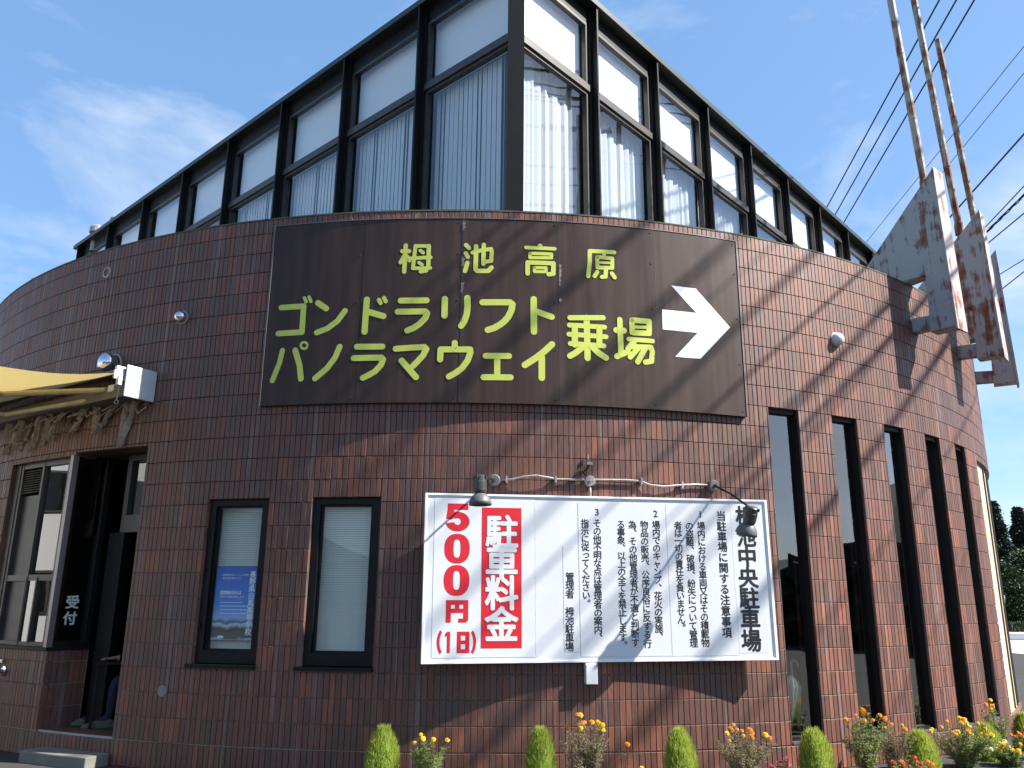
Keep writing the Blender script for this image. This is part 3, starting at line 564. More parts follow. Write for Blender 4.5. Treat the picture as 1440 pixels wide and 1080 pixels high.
for wi, (u, n, sp) in enumerate(WALLS):
    for i in range(8):
        a, b = i*sp, (i+1)*sp
        bay = part('window_bay', UP, Cn+u*(a+b)/2+Vector((0, 0, ZB)))
        mb = MB(); boxuv(mb, u, n, b-.065, b+.065, -.12, .03, ZB, ZR-.031); boxuv(mb, u, n, b-.016, b+.016, .03, .12, ZB, ZR-.031)
        mb.obj('post', MT['black'], bay)
        s = a+(.08 if i == 0 else .065); e = b-.065
        mb = MB(); fw = .045
        for (z0, z1) in ((ZB, ZT_-.05), (ZT_+.05, ZR-.27)):
            boxuv(mb, u, n, s, s+fw, -.08, -.005, z0, z1); boxuv(mb, u, n, e-fw, e, -.08, -.005, z0, z1)
            boxuv(mb, u, n, s+fw, e-fw, -.08, -.005, z1-fw, z1); boxuv(mb, u, n, s+fw, e-fw, -.08, -.005, z0, z0+fw)
        boxuv(mb, u, n, s, e, -.09, .025, ZT_-.05, ZT_+.05)
        mb.obj('transom', MT['bronze'], bay)
        mb = MB()
        for (z0, z1) in ((ZB+.04, ZT_-.09), (ZT_+.09, ZR-.31)):
            mb.face([Cn+u*x+n*(-.04)+Vector((0, 0, z)) for x, z in ((s+fw-.01, z0), (e-fw+.01, z0), (e-fw+.01, z1), (s+fw-.01, z1))][::(1 if wi else -1)])
        mb.obj('pane', MT['glass_up'], bay)
        mb = MB(); mb.face([Cn+u*x+n*(-.17 if wi == 0 else -.14)+Vector((0, 0, z)) for x, z in ((s, ZT_-.02), (e, ZT_-.02), (e, ZR-.03), (s, ZR-.03))])
        mb.obj('roller_shade', MT['shade'], bay)
        mb = MB()
        if wi == 0:
            x = s+.02
            k = 0
            while x < e-.04:
                r = random.uniform(-.16, .0) if (i*3+k) % 8 else random.uniform(-.5, -.3)
                if x < s+.30 and i == 0: r = -.75
                d = u*cos(r)+n*sin(r)
                p = Cn+u*x-n*.19
                mb.face([p-d*.041+Vector((0, 0, ZB)), p+d*.041+Vector((0, 0, ZB)), p+d*.041+Vector((0, 0, ZT_-.02)), p-d*.041+Vector((0, 0, ZT_-.02))])
                x += .088; k += 1
            mb.obj('vertical_blind', MT['vblind'], bay)
        else:
            pts = []; ph = random.uniform(0, 6); nn = 70
            for k in range(nn+1):
                x = s+(e-s)*k/nn; pts.append(Cn+u*x-n*(.20+.018*sin(ph+x*36+1.4*sin(x*9))+.006*sin(x*77)))
            for k in range(nn):
                mb.face([pts[k]+Vector((0, 0, ZB)), pts[k+1]+Vector((0, 0, ZB)), pts[k+1]+Vector((0, 0, ZT_-.01)), pts[k]+Vector((0, 0, ZT_-.01))])
            mb.obj('curtain', MT['curtain'], bay)
# flue and ducts on the roof deck
def duct(pos, r, h, name):
    mb = MB(); mb.lathe([(0, 0), (r, 0), (r, h*.7), (r*1.5, h*.72), (r*1.5, h*.9), (0, h)], Matrix.Translation(pos), 16); return mb.obj(name, MT['galv'], BLD, smooth=False)
mb = MB(); deck = 5.62
mb.raw([cyl(t, deck, -.28) for t in range(-100, 101, 4)], [tuple(range(51))]); mb.obj('roof_deck', MT['concrete'], BLD)
# ------------------------------------------------------------------ ground
def sheet(name, pts, z, m, kind='structure'):
    mb = MB(); mb.face([(x, y, z) for x, y in pts]); return mb.obj(name, m, None, kind=kind)
sheet('ground', [(-3000, -3000), (3000, -3000), (3000, 3000), (-3000, 3000)], -.012, MT['soil'])
sheet('road', [(-60, -60), (46, -60), (46, 44), (40, 60), (-60, 60)], 0, MT['asphalt'])
mb = MB(); mb.face([(x, y, .006) for x, y in ((20, 33), (70, 33), (120, 130), (20, 130))]); mb.obj('pavement', MT['paving'], None, kind='structure')
mb = MB(); mb.box((48, 56, .035), (60, 12, .05)); mb.obj('grey_strip', mat('grey_blue_strip', (.14, .15, .17), .8), None, kind='structure')  # low blue-grey strip laid across the pavement
# flower bed along the drum, soil with a low kerb
mb = MB(); mb.cbox(-9, 62, .05, 1.15, -.3, -.09, 2); mb.obj('flower_bed_soil', MT['soil'], None, kind='structure')
mb = MB(); mb.cbox(-9.4, 62, 1.15, 1.27, -.3, .0, 2); tag(mb.obj('bed_kerb', MT['concrete']), 'curved concrete kerb edging the flower bed', 'kerb')

# ------------------------------------------------------------------ brown direction sign
SG = thing('direction_sign', 'large dark brown five panel sign with yellow green Japanese lettering and white arrow', 'sign', cyl(3, 3.7))
SE = [-13.1, -6.68, -.08, 6.32, 12.95, 19.27]; SZ0, SZ1 = 3.695, 5.825
for i in range(5):
    a, b = SE[i]+.012, SE[i+1]-.012; n = 12; mb = MB()
    def off(t, z, i=i, a=a, b=b):
        e = min(t-a, b-t)/(b-a)
        w = .0009*sin(z*2.1+i*2.3)+.0006*sin(t*1.3+i)
        return .0500+w*min(1, e*8)+(.002 if e < .02 and i in (2, 3) else 0)
    V = []; m = 14
    for q in range(n+1):
        t = a+(b-a)*q/n
        for r in range(m+1):
            z = SZ0+(SZ1-SZ0)*r/m; V.append(cyl(t, z, off(t, z)))
    F = [(q*(m+1)+r, (q+1)*(m+1)+r, (q+1)*(m+1)+r+1, q*(m+1)+r+1) for q in range(n) for r in range(m)]
    mb.raw(V, F)
    mb.cbox(a, b, .0, .036, SZ0, SZ1)
    mb.obj('panel', MT['brown'], SG)
mb = MB(); dw = .05
mb.cbox(SE[0]-.06, SE[0]-.005, .0, .058, SZ0, SZ1); mb.cbox(SE[-1]+.005, SE[-1]+.06, .0, .058, SZ0, SZ1); mb.cbox(SE[0]-.06, SE[-1]+.06, .0, .056, SZ1, SZ1+.008)
mb.obj('edge_trim', mat('dull_trim', (.16, .14, .13), .5, .3), SG)
mb = MB()
for t in SE[1:-1]:
    if t in (-6.68,): continue
    w = .03 if t < 12 else .02
    mb.cbox(t-w, t+w, .040, .0528, SZ0+.002, SZ1-.002)
for t in SE[1:]:
    for z in (3.75, 4.3, 4.85, 5.4, 5.78):
        mb.lathe([(.0, .008), (.006, .006), (.009, 0)], Matrix.Translation(cyl(t-.25, z, .050)) @ ori((sin(rad(t)), -cos(rad(t)), 0)), 6)
mb.obj('panel_joint', mat('black_joint', (.02, .016, .015), .6), SG)
# peeled strips of film along two joints
mb = MB()
for t, zs in ((-.12, ((5.80, 5.68), (5.36, 5.25), (5.05, 4.93), (4.62, 4.60))), (6.30, ((5.3, 5.05), (4.9, 4.86)))):
    for z1, z0 in zs:
        pts = [z1+(z0-z1)*k/5 for k in range(6)]
        for k in range(5):
            w0 = random.uniform(.008, .02); w1 = random.uniform(.008, .02)
            mb.face([cyl(t, pts[k], .056), cyl(t, pts[k+1], .056), cyl(t+w1*12, pts[k+1], .060), cyl(t+w0*12, pts[k], .060)])
mb.obj('peeled_film', mat('peeled_film', (.42, .33, .28), .5, noise=(20, 1, (.2, .14, .12))), SG)
DEG = 180/pi
NST = [2, 1, 2, 2, 3, 2, 1, 4, 2, 2, 2, 3, 2, 3, 1, 11, 6, 5, 7, 9, 10]; OWN = {}; kk = 0
for gi, cnt in enumerate(NST):
    for _ in range(cnt): OWN[kk] = 3 if gi == 6 else gi; kk += 1
MBS = {}; lay = 0
def disc(mb, c, r, o, seg=18):
    mb.face([cyl(c[0]+r*cos(2*pi*k/seg)/(R+o)*DEG, c[1]+r*sin(2*pi*k/seg), o) for k in range(seg)])
for si, (pts, w) in enumerate(STROKES):
    mb = MBS.setdefault(OWN[si], MB()); r = w/2; lay = (lay+1) % 9; o = .0525+lay*.0002
    for k, p in enumerate(pts):
        disc(mb, p, r, o+.0001)
        if k:
            q = pts[k-1]; dx = rad(p[0]-q[0])*R; dz = p[1]-q[1]; l = sqrt(dx*dx+dz*dz)
            if l < 1e-4: continue
            nx, nz = -dz/l*r/R*DEG, dx/l*r
            n = max(1, int(l/.12))
            for g in range(n):
                s0 = (q[0]+(p[0]-q[0])*g/n, q[1]+dz*g/n); s1 = (q[0]+(p[0]-q[0])*(g+1)/n, q[1]+dz*(g+1)/n)
                mb.face([cyl(s0[0]+nx, s0[1]+nz, o), cyl(s0[0]-nx, s0[1]-nz, o), cyl(s1[0]-nx, s1[1]-nz, o), cyl(s1[0]+nx, s1[1]+nz, o)])
for g in MBS.values(): g.obj('character', MT['yellow'], SG)
mb = MB(); A = ARROW
def cp(p): return cyl(p[0], p[1], .0535)
for idx in ((6, 7, 8, 5), (8, 1, 2), (8, 0, 1), (8, 2, 5), (5, 2, 3), (5, 3, 4)): mb.face([cp(A[i]) for i in idx])
mb.obj('arrow', MT['arrow'], SG)

# ------------------------------------------------------------------ white notice board
BU = Vector((.98660028, .16288046, .00947895)); BV = Vector((-.00935236, -.00154401, .99995507)); BN = Vector((.16288778, -.9866446, 0))
BO = Vector((-.85142946, 8.33663409, 1.8921782)); BW, BH = 3.6527, 1.6349
def bp(u, v, o=0.0): return BO+BU*u+BV*v+BN*o
def bbox(mb, u0, u1, v0, v1, o0, o1): mb.hexa([bp(u, v, o) for v in (v0, v1) for o in (o0, o1) for u in (u0, u1)])
BD = thing('notice_board', 'long white parking notice board with black vertical Japanese text and red fee lettering', 'sign', bp(BW/2, -BH/2))
mb = MB(); bbox(mb, .02, BW-.02, -BH/2+.02, BH/2-.02, -.075, -.012); mb.obj('panel', MT['white'], BD)
mb = MB()
bbox(mb, 0, BW, BH/2-.022, BH/2, -.08, 0); bbox(mb, 0, BW, -BH/2, -BH/2+.022, -.08, 0)
bbox(mb, 0, .022, -BH/2+.0221, BH/2-.0221, -.08, 0); bbox(mb, BW-.03, BW, -BH/2+.0221, BH/2-.0221, -.08, 0)
bbox(mb, .022, BW-.03, BH/2-.034, BH/2-.0225, -.03, -.008); bbox(mb, BW-.045, BW-.0305, -BH/2+.03, BH/2-.035, -.03, -.008)
mb.obj('frame', MT['whiteedge'], BD, bevel=.003)
mb = MB()
for u, v in ((.5, .6), (.5, -.6), (2.0, .6), (2.0, -.6), (3.2, .6), (3.2, -.6)): mb = MB(); bbox(mb, u-.03, u+.03, v-.03, v+.03, -.4, -.08); mb.obj('bracket', MT['grey'], BD)
mb = MB()
# printed sheets laid on the board leave fine edges
for (a, b, c, d) in ((.100, 1.119, -.76, .79), (1.575, 2.512, -.763, .755), (2.520, 3.235, -.768, .75), (3.236, 3.56, -.744, .783), (1.408, 1.56, -.715, .31)):
    bbox(mb, a, b, c, d, -.012, -.0108)
mb.obj('printed_sheet', MT['sticker'], BD)
mb = MB()
for u in (.100, 1.120, 1.572, 2.516, 3.236): bbox(mb, u-.0013, u+.0013, -.75, .75, -.011, -.0100)
bbox(mb, .1, 1.119, -.7625, -.7605, -.011, -.0100); bbox(mb, 1.575, 3.2, -.7665, -.7645, -.011, -.0100); bbox(mb, 1.407, 1.409, -.715, .31, -.011, -.01); bbox(mb, 1.407, 1.56, -.717, -.715, -.011, -.01)
for v in (.38, 0, -.35, -.7): bbox(mb, 1.116, 1.124, v-.004, v+.004, -.011, -.0088)
mb.obj('sheet_edge', mat('sheet_outline', (.55, .57, .58), .6), BD)  # thin grey outlines along the sheet borders
_gl = {}
def glyph(ch):
    if ch in _gl: return _gl[ch]
    c = bpy.data.curves.new('glyph', 'FONT'); c.body = ch; c.resolution_u = 3
    o = bpy.data.objects.new('glyph', c); COL.objects.link(o); dg = bpy.context.evaluated_depsgraph_get(); dg.update()
    me = bpy.data.meshes.new_from_object(o.evaluated_get(dg)); V = [(v.co.x, v.co.y) for v in me.vertices]; F = [tuple(p.vertices) for p in me.polygons]
    bpy.data.objects.remove(o); bpy.data.curves.remove(c); bpy.data.meshes.remove(me); _gl[ch] = (V, F); return _gl[ch]
def put(mb, ch, u, v, size, r, o0, place, sx=1.0, center=None):
    """draw ch centred on (u, v); r = extra weight in em, drawn as shifted thin layers"""
    V, F = glyph(ch)
    if not V: return
    if center == 'box':
        cx = (min(p[0] for p in V)+max(p[0] for p in V))/2; cy = (min(p[1] for p in V)+max(p[1] for p in V))/2
    else: cx, cy = .5, .38
    offs = [(0, 0)]
    if r: offs += [(r*cos(k*pi/4), r*sin(k*pi/4)) for k in range(8)]
    if r > .03: offs += [(r*.5*cos(k*pi/2), r*.5*sin(k*pi/2)) for k in range(4)]
    for i, (a, b) in enumerate(offs):
        mb.raw([place(u+(x-cx+a)*size*sx, v+(y-cy+b)*size, o0+i*.00012) for x, y in V], F)
WT = {1: .017, 2: .022, 3: .029}
for s, p0, p1, size, wt in COLUMNS:
    n = len(s)
    for i, ch in enumerate(s):
        if ch == '　': continue
        mb = MB()
        f = i/(n-1) if n > 1 else 0; u = p0[0]+(p1[0]-p0[0])*f; v = p0[1]+(p1[1]-p0[1])*f
        if ch in '、。': u += size*.62; v += size*.58
        if ch in 'っゃ': u += size*.08; v += size*.06
        # columns on a slightly leaning sheet; text is black except the fee title
        put(mb, ch, u, v, size*(1.06 if wt == 3 else 1.0), WT[wt], -.0100 if wt != 3 or s[0] != '駐' else -.0072, bp, 1.0 if wt != 3 else .98, 'box' if ch in '123' else None)
        mb.obj('character', MT['white'] if s == '駐車料金' else MT['ink'], BD)
mb = MB(); bbox(mb, .5757, .980, -.6775, .6833, -.012, -.0095); mb.obj('red_band', MT['red'], BD)
# fee figures, drawn as heavy shapes
mb = MB()
def ringshape(u0, u1, v0, v1, iu, iv, o=-.0098, n=36, p=2.3):
    cu, cv = (u0+u1)/2, (v0+v1)/2; a, b = (u1-u0)/2, (v1-v0)/2; O = []; I = []
    for k in range(n):
        t = 2*pi*k/n; c, s = cos(t), sin(t)
        e = lambda x, q: math.copysign(abs(x)**(2/q), x)
        O.append(bp(cu+a*e(c, p), cv+b*e(s, p), o)); I.append(bp(cu+iu*e(c, 3), cv+iv*e(s, 3), o))
    for k in range(n): mb.face([O[k], O[(k+1) % n], I[(k+1) % n], I[k]])
ringshape(.2015, .4570, .1258, .4171, .034, .088); ringshape(.2015, .4570, -.1837, .1117, .034, .090)
def poly(pts, o=-.0098): mb.face([bp(u, v, o) for u, v in pts])
poly([(.228, .7181), (.437, .7181), (.437, .655), (.228, .655)]); poly([(.228, .655), (.300, .655), (.292, .585), (.213, .565)], -.0099)
# the bowl of the 5
def arc(cu, cv, a, b, ia, ib, t0, t1, n=20, o=-.0097):
    for k in range(n):
        x = t0+(t1-t0)*k/n; y = t0+(t1-t0)*(k+1)/n
        poly([(cu+a*cos(x), cv+b*sin(x)), (cu+a*cos(y), cv+b*sin(y)), (cu+ia*cos(y), cv+ib*sin(y)), (cu+ia*cos(x), cv+ib*sin(x))], o)
arc(.330, .538, .122, .098, .034, .034, rad(-170), rad(128))
poly([(.213, .565), (.292, .585), (.300, .572), (.262, .555)], -.0096)
def rect(u0, u1, v0, v1, o=-.0098): poly([(u0, v0), (u1, v0), (u1, v1), (u0, v1)], o)
rect(.2296, .4494, -.268, -.2238); rect(.2296, .279, -.436, -.268, -.0097); rect(.400, .4494, -.415, -.268, -.0097); rect(.279, .400, -.345, -.305, -.0096); rect(.318, .361, -.305, -.268, -.0096)
poly([(.352, -.436), (.43, -.436), (.4494, -.415), (.40, -.398), (.352, -.398)], -.0095)
poly([(.2450, -.7177), (.276, -.7177), (.276, -.5194), (.250, -.5194), (.2254, -.540), (.2254, -.568), (.2450, -.562)])
rect(.3418, .4634, -.558, -.52); rect(.3418, .381, -.7194, -.558, -.0097); rect(.424, .4634, -.7194, -.558, -.0097); rect(.381, .424, -.636, -.603, -.0096); rect(.381, .424, -.7194, -.683, -.0096)
arc(.245, -.617, .098, .150, .070, .122, rad(132), rad(228), 12); arc(.432, -.619, .098, .150, .070, .122, rad(-48), rad(48), 12)
mb.obj('fee_lettering', MT['red'], BD, kind='stuff')

# ------------------------------------------------------------------ conduit, junction boxes and the two spot lamps over the board
def cw(th, off, z): return cyl(th, z, off)
CD = thing('conduit', 'bent grey conduit run along the wall above the white board', 'conduit', cyl(9, 2.88))
mb = MB(); mb.tube([cw(2.7, .035, 2.885), cw(3.3, .03, 2.888), cw(4.0, .05, 2.915), cw(4.8, .06, 2.93), cw(5.5, .05, 2.915), cw(6.2, .03, 2.90), cw(8.1, .03, 2.905), cw(10.5, .03, 2.915), cw(11.5, .03, 2.91), cw(12.1, .045, 2.87), cw(13.0, .05, 2.86), cw(14.2, .04, 2.885), cw(15.3, .03, 2.90), cw(16.3, .03, 2.90)], .0115, 8)
mb.tube([cw(8.2, .03, 2.87), cw(8.25, .03, 2.65)], .012, 8); mb.obj('pipe', MT['galv'], CD, smooth=True)
mb = MB()
for t, z in ((3.0, 2.888), (6.05, 2.90), (11.55, 2.91), (14.3, 2.887)):
    mb = MB(); mb.cbox(t-.06, t+.06, .0, .05, z-.035, z+.035); mb.obj('clip', MT['galv'], CD)
mb = MB(); Mx = Matrix.Translation(cyl(8.2, 2.89, 0)) @ ori((sin(rad(8.2)), -cos(rad(8.2)), 0))
mb.lathe([(.056, 0), (.056, .05), (.05, .058), (.012, .06), (.012, .068), (0, .068)], Mx, 20); mb.cbox(8.0, 8.4, .05, .062, 2.884, 2.896)
mb.obj('junction_box', MT['grey'], CD)
SB = thing('sensor', 'little light grey sensor on a dangling wire above the junction box', 'sensor', cyl(8.1, 3.05))
mb = MB(); mb.tube([cw(7.9, .05, 2.945), cw(7.75, .06, 2.98), cw(8.05, .05, 3.02), cw(8.1, .06, 3.05)], .009, 6); mb.obj('wire', MT['black'], SB)
mb = MB(); mb.cbox(7.98, 8.32, .03, .09, 3.055, 3.085); mb.cbox(8.08, 8.16, .02, .04, 3.12, 3.17); mb.obj('body', MT['grey'], SB)
def spot(name_label, base_th, base_z, arm, head, axis, black_base):
    T = thing('spot_lamp', name_label, 'lamp', cyl(base_th, base_z), 'spot lamps over the white board')
    n = Vector((sin(rad(base_th)), -cos(rad(base_th)), 0))
    mb = MB(); mb.lathe([(.062, 0), (.062, .055), (.05, .07), (0, .07)], Matrix.Translation(cyl(base_th, base_z)) @ ori(n), 16)
    mb.box(cyl(base_th, base_z, .075), (.03, .02, .1), ori(n) @ Matrix.Rotation(.5, 4, 'Z')); mb.obj('base', MT['lamp'], T)
    mb = MB(); mb.tube(arm, .011, 8); mb.obj('arm', MT['black'], T)
    M = Matrix.Translation(head) @ ori(axis)
    mb = MB(); mb.lathe([(0, -.005), (.045, 0), (.058, .012), (.060, .06), (.064, .065), (.064, .15), (.058, .17), (.0, .171)], M, 18)
    for k in range(4):
        q = k*pi/2+.5; mb.box(M @ Vector((.062*cos(q), .062*sin(q), .02)), (.02, .02, .03), M.to_3x3().to_4x4() @ Matrix.Rotation(q, 4, 'Z'))
    mb.obj('lamp_body', mat('dark_lamp_body', (.035, .036, .034), .4, noise=(10, 1, (.06, .06, .055))) if 'dark_lamp_body' not in bpy.data.materials else bpy.data.materials['dark_lamp_body'], T, smooth=False)
    mb = MB(); mb.lathe([(.040, .168), (.062, .185), (.088, .215), (.104, .25), (.110, .285), (.105, .285), (.098, .25), (.082, .218), (.05, .19), (0, .185)], M, 24); mb.obj('lamp_shade', MT['lamp'], T, smooth=True)
h1 = cw(1.42, .70, 2.825)
spot('weathered grey spot lamp hanging close over the red 500 yen fee', 2.25, 2.875, [cw(2.25, .06, 2.875), cw(1.9, .35, 2.85), h1+Vector((.02, .03, -.06))], h1, (.02, -.02, -1), True)
h2 = cw(16.75, .70, 2.585)
spot('grey spot lamp on a long black arm before the board title', 16.5, 2.895, [cw(16.5, .07, 2.89), cw(16.6, .35, 2.77), h2+Vector((-.02, 0, -.0))], h2+Vector((0, 0, .015)), (-.22, .38, -1), False)
o = MB(); o.cbox(7.72, 8.42, .0, .09, .885, 1.075); o.cbox(7.70, 8.44, .0, .075, 1.02, 1.09)
tag(o.obj('wall_box', MT['white'], bevel=.006), 'small white box fixed to the wall just under the notice board', 'box')

# ------------------------------------------------------------------ round fittings on the drum
def dome(th, z, label, r=.062, prof=None, m='chrome', name='wall_dome', cat='vent'):
    n = Vector((sin(rad(th)), -cos(rad(th)), 0)); T = thing(name, label, cat, cyl(th, z), 'round steel vents on the drum' if name == 'wall_dome' else None)
    M = Matrix.Translation(cyl(th, z)) @ ori(n, (1, 0, 0))
    mb = MB(); mb.lathe([(r*1.35, 0), (r*1.35, .012), (r*1.15, .02)], M, 24); mb.obj('flange', MT['grey'], T, smooth=False)
    mb = MB(); mb.lathe(prof or [(r*1.15, .015), (r*1.1, .05), (r*.9, .08), (r*.55, .10), (0, .108)], M, 24); mb.obj('cap', MT[m], T, smooth=True)
    return T
dome(-20.1, 4.836, 'round steel vent cap left of the brown sign')
dome(28.14, 4.821, 'round steel vent cap right of the brown sign, over the tall windows', r=.07, m='white')
dome(-26.05, 4.37, 'large round steel vent hood just above the yellow awning', r=.10, prof=[(.10, .015), (.115, .12), (.10, .17), (.04, .19), (0, .19)])
T = thing('wall_hole', 'round recessed grey plug high on the shaded left wall', 'vent', cyl(-28.37, 5.63))
M = Matrix.Translation(cyl(-28.37, 5.63)) @ ori((sin(rad(-28.4)), -cos(rad(-28.4)), 0))
mb = MB(); mb.lathe([(.075, 0), (.07, .006), (.055, .008), (.05, -.01), (0, -.012)], M, 20); mb.obj('plug', MT['galv'], T)
M = Matrix.Translation(cyl(-18.32, .741, .001)) @ ori((sin(rad(-18.3)), -cos(rad(-18.3)), 0)); mb = MB(); mb.lathe([(.058, 0), (.05, .007), (.03, .004), (.0, .004)], M, 20)
tag(mb.obj('wall_stain_plug', MT['grout']), 'dark round plug low on the wall below the poster window', 'plug')
# tap on the booth wall at the far left
T = thing('tap', 'small steel standpipe tap on the low wall under the ticket counter', 'tap', cyl(-33.6, .84))
n = Vector((sin(rad(-33.6)), -cos(rad(-33.6)), 0)); M = Matrix.Translation(cyl(-33.6, .84)) @ ori(n)
mb = MB(); mb.lathe([(.055, 0), (.055, .012), (.02, .02), (.016, .07), (.03, .075), (.03, .095), (0, .095)], M, 16); mb.obj('spout', MT['chrome'], T)
mb = MB(); mb.cbox(-34.9, -33.7, .0, .03, .93, .965); mb.cbox(-34.9, -33.75, .03, .035, .935, .96); mb.obj('plate', MT['chrome'], T)

# ------------------------------------------------------------------ poster in the left small window, umbrellas in the first tall window
def poster_material():
    m = bpy.data.materials.new('blue_poster'); m.use_nodes = True; nt = m.node_tree; N = nt.nodes; L = nt.links; b = N['Principled BSDF']; b.inputs['Roughness'].default_value = .4
    g = N.new('ShaderNodeNewGeometry'); s = N.new('ShaderNodeSeparateXYZ'); L.new(g.outputs['Position'], s.inputs[0])
    n = N.new('ShaderNodeTexNoise'); n.inputs['Scale'].default_value = 9; n.inputs['Detail'].default_value = 8; L.new(g.outputs['Position'], n.inputs['Vector'])
    a = N.new('ShaderNodeMath'); a.operation = 'MULTIPLY_ADD'; a.inputs[1].default_value = .10; L.new(n.outputs['Fac'], a.inputs[0]); L.new(s.outputs[2], a.inputs[2])
    q = N.new('ShaderNodeMapRange'); q.inputs['From Min'].default_value = 1.25; q.inputs['From Max'].default_value = 2.05; L.new(a.outputs[0], q.inputs['Value'])
    r = N.new('ShaderNodeValToRGB'); e = r.color_ramp.elements; e[0].position = .07; e[0].color = (.42, .46, .55, 1); e[1].position = 1; e[1].color = (.02, .10, .42, 1)
    for p, c in ((.10, (.10, .09, .10)), (.15, (.12, .10, .08)), (.20, (.05, .06, .08)), (.265, (.55, .6, .7)), (.29, (.07, .10, .2)), (.34, (.25, .42, .70)), (.45, (.07, .26, .70)), (.75, (.04, .17, .60))):
        k = e.new(p); k.color = (*c, 1)
    L.new(q.outputs[0], r.inputs[0]); L.new(r.outputs[0], b.inputs['Base Color']); return m
PO = thing('poster', 'blue school poster with white vertical title and snowy mountains inside the small window', 'poster', cyl(-14.3, 1.27, -.1))
def pp(u, v, o=0): return cyl(-15.65+u/R*DEG, 1.255+v, -.102+o)
mb = MB(); n = 6
for k in range(n): mb.hexa([pp(x, v, o) for v in (0, .745) for o in (-.003, 0) for x in (.50*k/n, .50*(k+1)/n)])
mb.obj('sheet', poster_material(), PO)
mb = MB()
for i, ch in enumerate('長野県白馬高等学校'): put(mb, ch, .435, .66-.072*i, .074, .034, .0006, pp)
def line(s, u, v, size, w=.0):
    for i, ch in enumerate(s):
        if ch != '　': put(mb, ch, u+i*size, v, size, w, .0006, pp)
line('国際観光科は', .085, .475, .042, .03)
line('世界から地域を発信しよう。', .075, .432, .0235, .02)
line('白馬の魅力をいっしょに世界へ', .085, .655, .0235, .015)
line('未来の扉を開けよう！', .085, .622, .0235, .015)
for v, w in ((.375, .25), (.338, .33), (.302, .35), (.265, .31)):
    x = .08
    while x < .08+w:
        d = random.uniform(.010, .022); mb.face([pp(x, v-.004, .0006), pp(x+d*.8, v-.004, .0006), pp(x+d*.8, v+.004, .0006), pp(x, v+.004, .0006)]); x += d
mb.face([pp(.08, .018, .0006), pp(.15, .018, .0006), pp(.15, .04, .0006), pp(.08, .04, .0006)])
mb.obj('small_print', mat('poster_white', (.75, .78, .82), .5), PO, kind='stuff')

def umbrella(th, z, lab, cloth, hook, tilt, op):
    T = thing('umbrella', lab, 'umbrella', cyl(th, z), 'umbrellas behind the first tall window')
    M = Matrix.Translation(cyl(th, z, -.20)) @ Matrix.Rotation(tilt, 4, 'Y') @ Matrix.Scale(.80, 4)
    mb = MB(); V = []; seg = 16
    pr = [(.006, 0), (.03, .12), (.06, .30), (.085, .48), (.07, .55), (.03, .62), (.012, .64)]
    for r, h in pr: V += [M @ Vector((r*(1+.22*cos(8*2*pi*k/seg*1.0+k))*cos(2*pi*k/seg), r*(1+.22*cos(k*pi))*sin(2*pi*k/seg), h)) for k in range(seg)]
    F = [(i*seg+k, i*seg+(k+1) % seg, (i+1)*seg+(k+1) % seg, (i+1)*seg+k) for i in range(len(pr)-1) for k in range(seg)]
    mb.raw(V, F); mb.obj('canopy', cloth, T)
    mb = MB(); pts = [M @ Vector((0, 0, h)) for h in (.6, .7, .78)]+[M @ Vector((.045-.045*cos(q), 0, .78+.045*sin(q)*1.2)) for q in (.6, 1.2, 1.9, 2.6, 3.3, 3.8)]
    mb.tube(pts, .008, 8); mb.obj('handle', hook, T, smooth=True)
    return T
umbrella(22.35, .42, 'clear plastic umbrella with blue hooked handle, behind glass', mat('clear_vinyl', (.80, .84, .82), .25, noise=(30, 1, (.4, .45, .42)), trans=(.7, .75, .72)), mat('blue_handle', (.18, .30, .62), .3), .05, 1)
umbrella(22.85, .40, 'pale yellow umbrella with yellow hooked handle, behind glass', mat('yellow_vinyl', (.82, .86, .34), .4, noise=(25, 1, (.5, .56, .2)), trans=(.75, .8, .25)), mat('yellow_handle', (.55, .52, .12), .3), -.04, 1)

# ------------------------------------------------------------------ lettering 受付 on the booth side glass
RS = thing('reception_lettering', 'white reception lettering on the dark side glass of the ticket booth', 'lettering', SP(.2, -.04, 1.5))
mb = MB(); pl = lambda u, v, o: SP(.165+u, -.044+o, 1.50+v)
put(mb, '受', .05, .12, .155, .03, 0, pl); put(mb, '付', .045, -.06, .155, .03, 0, pl); mb.obj('characters', mat('white_vinyl', (.62, .66, .62), .5), RS)

# ------------------------------------------------------------------ awning
AW = thing('awning', 'yellow retractable awning with beige folding arms over the ticket booth', 'awning', (-4.15, 9.3, 3.85))
au = Vector((-.83, .557, 0)).normalized(); an = Vector((-.557, -.83, 0)).normalized(); ap = Vector((-4.115, 9.26, 0))
def AP(u, o, z): return ap+au*u+an*o+Vector((0, 0, z))
def abox(mb, u0, u1, o0, o1, z0, z1): mb.hexa([AP(u, o, z) for z in (z0, z1) for o in (o0, o1) for u in (u0, u1)])
mb = MB(); abox(mb, .012, 4.6, .0, .34, 3.85, 3.99); abox(mb, .012, 4.6, .0, .08, 3.99, 4.17); abox(mb, .012, 4.6, .0, .34, 4.17, 4.19); mb.obj('cassette', mat('dark_cassette', (.10, .09, .075), .5), AW)
mb = MB(); abox(mb, -.01, .011, -.01, .365, 3.835, 4.20); mb.obj('end_cap', mat('brushed_end_cap', (.62, .66, .66), .35, .35, noise=(4, 1, (.5, .55, .57))), AW, bevel=.012)
mb = MB(); nu, no = 10, 8; V = []
for i in range(nu+1):
    for j in range(no+1):
        u = .14+4.4*i/nu; k = j/no; o = .30+1.35*k; z = 4.15-.26*k-.045*sin(pi*k)-.02*sin(pi*k)*sin(u*3)
        V.append(AP(u, o, z))
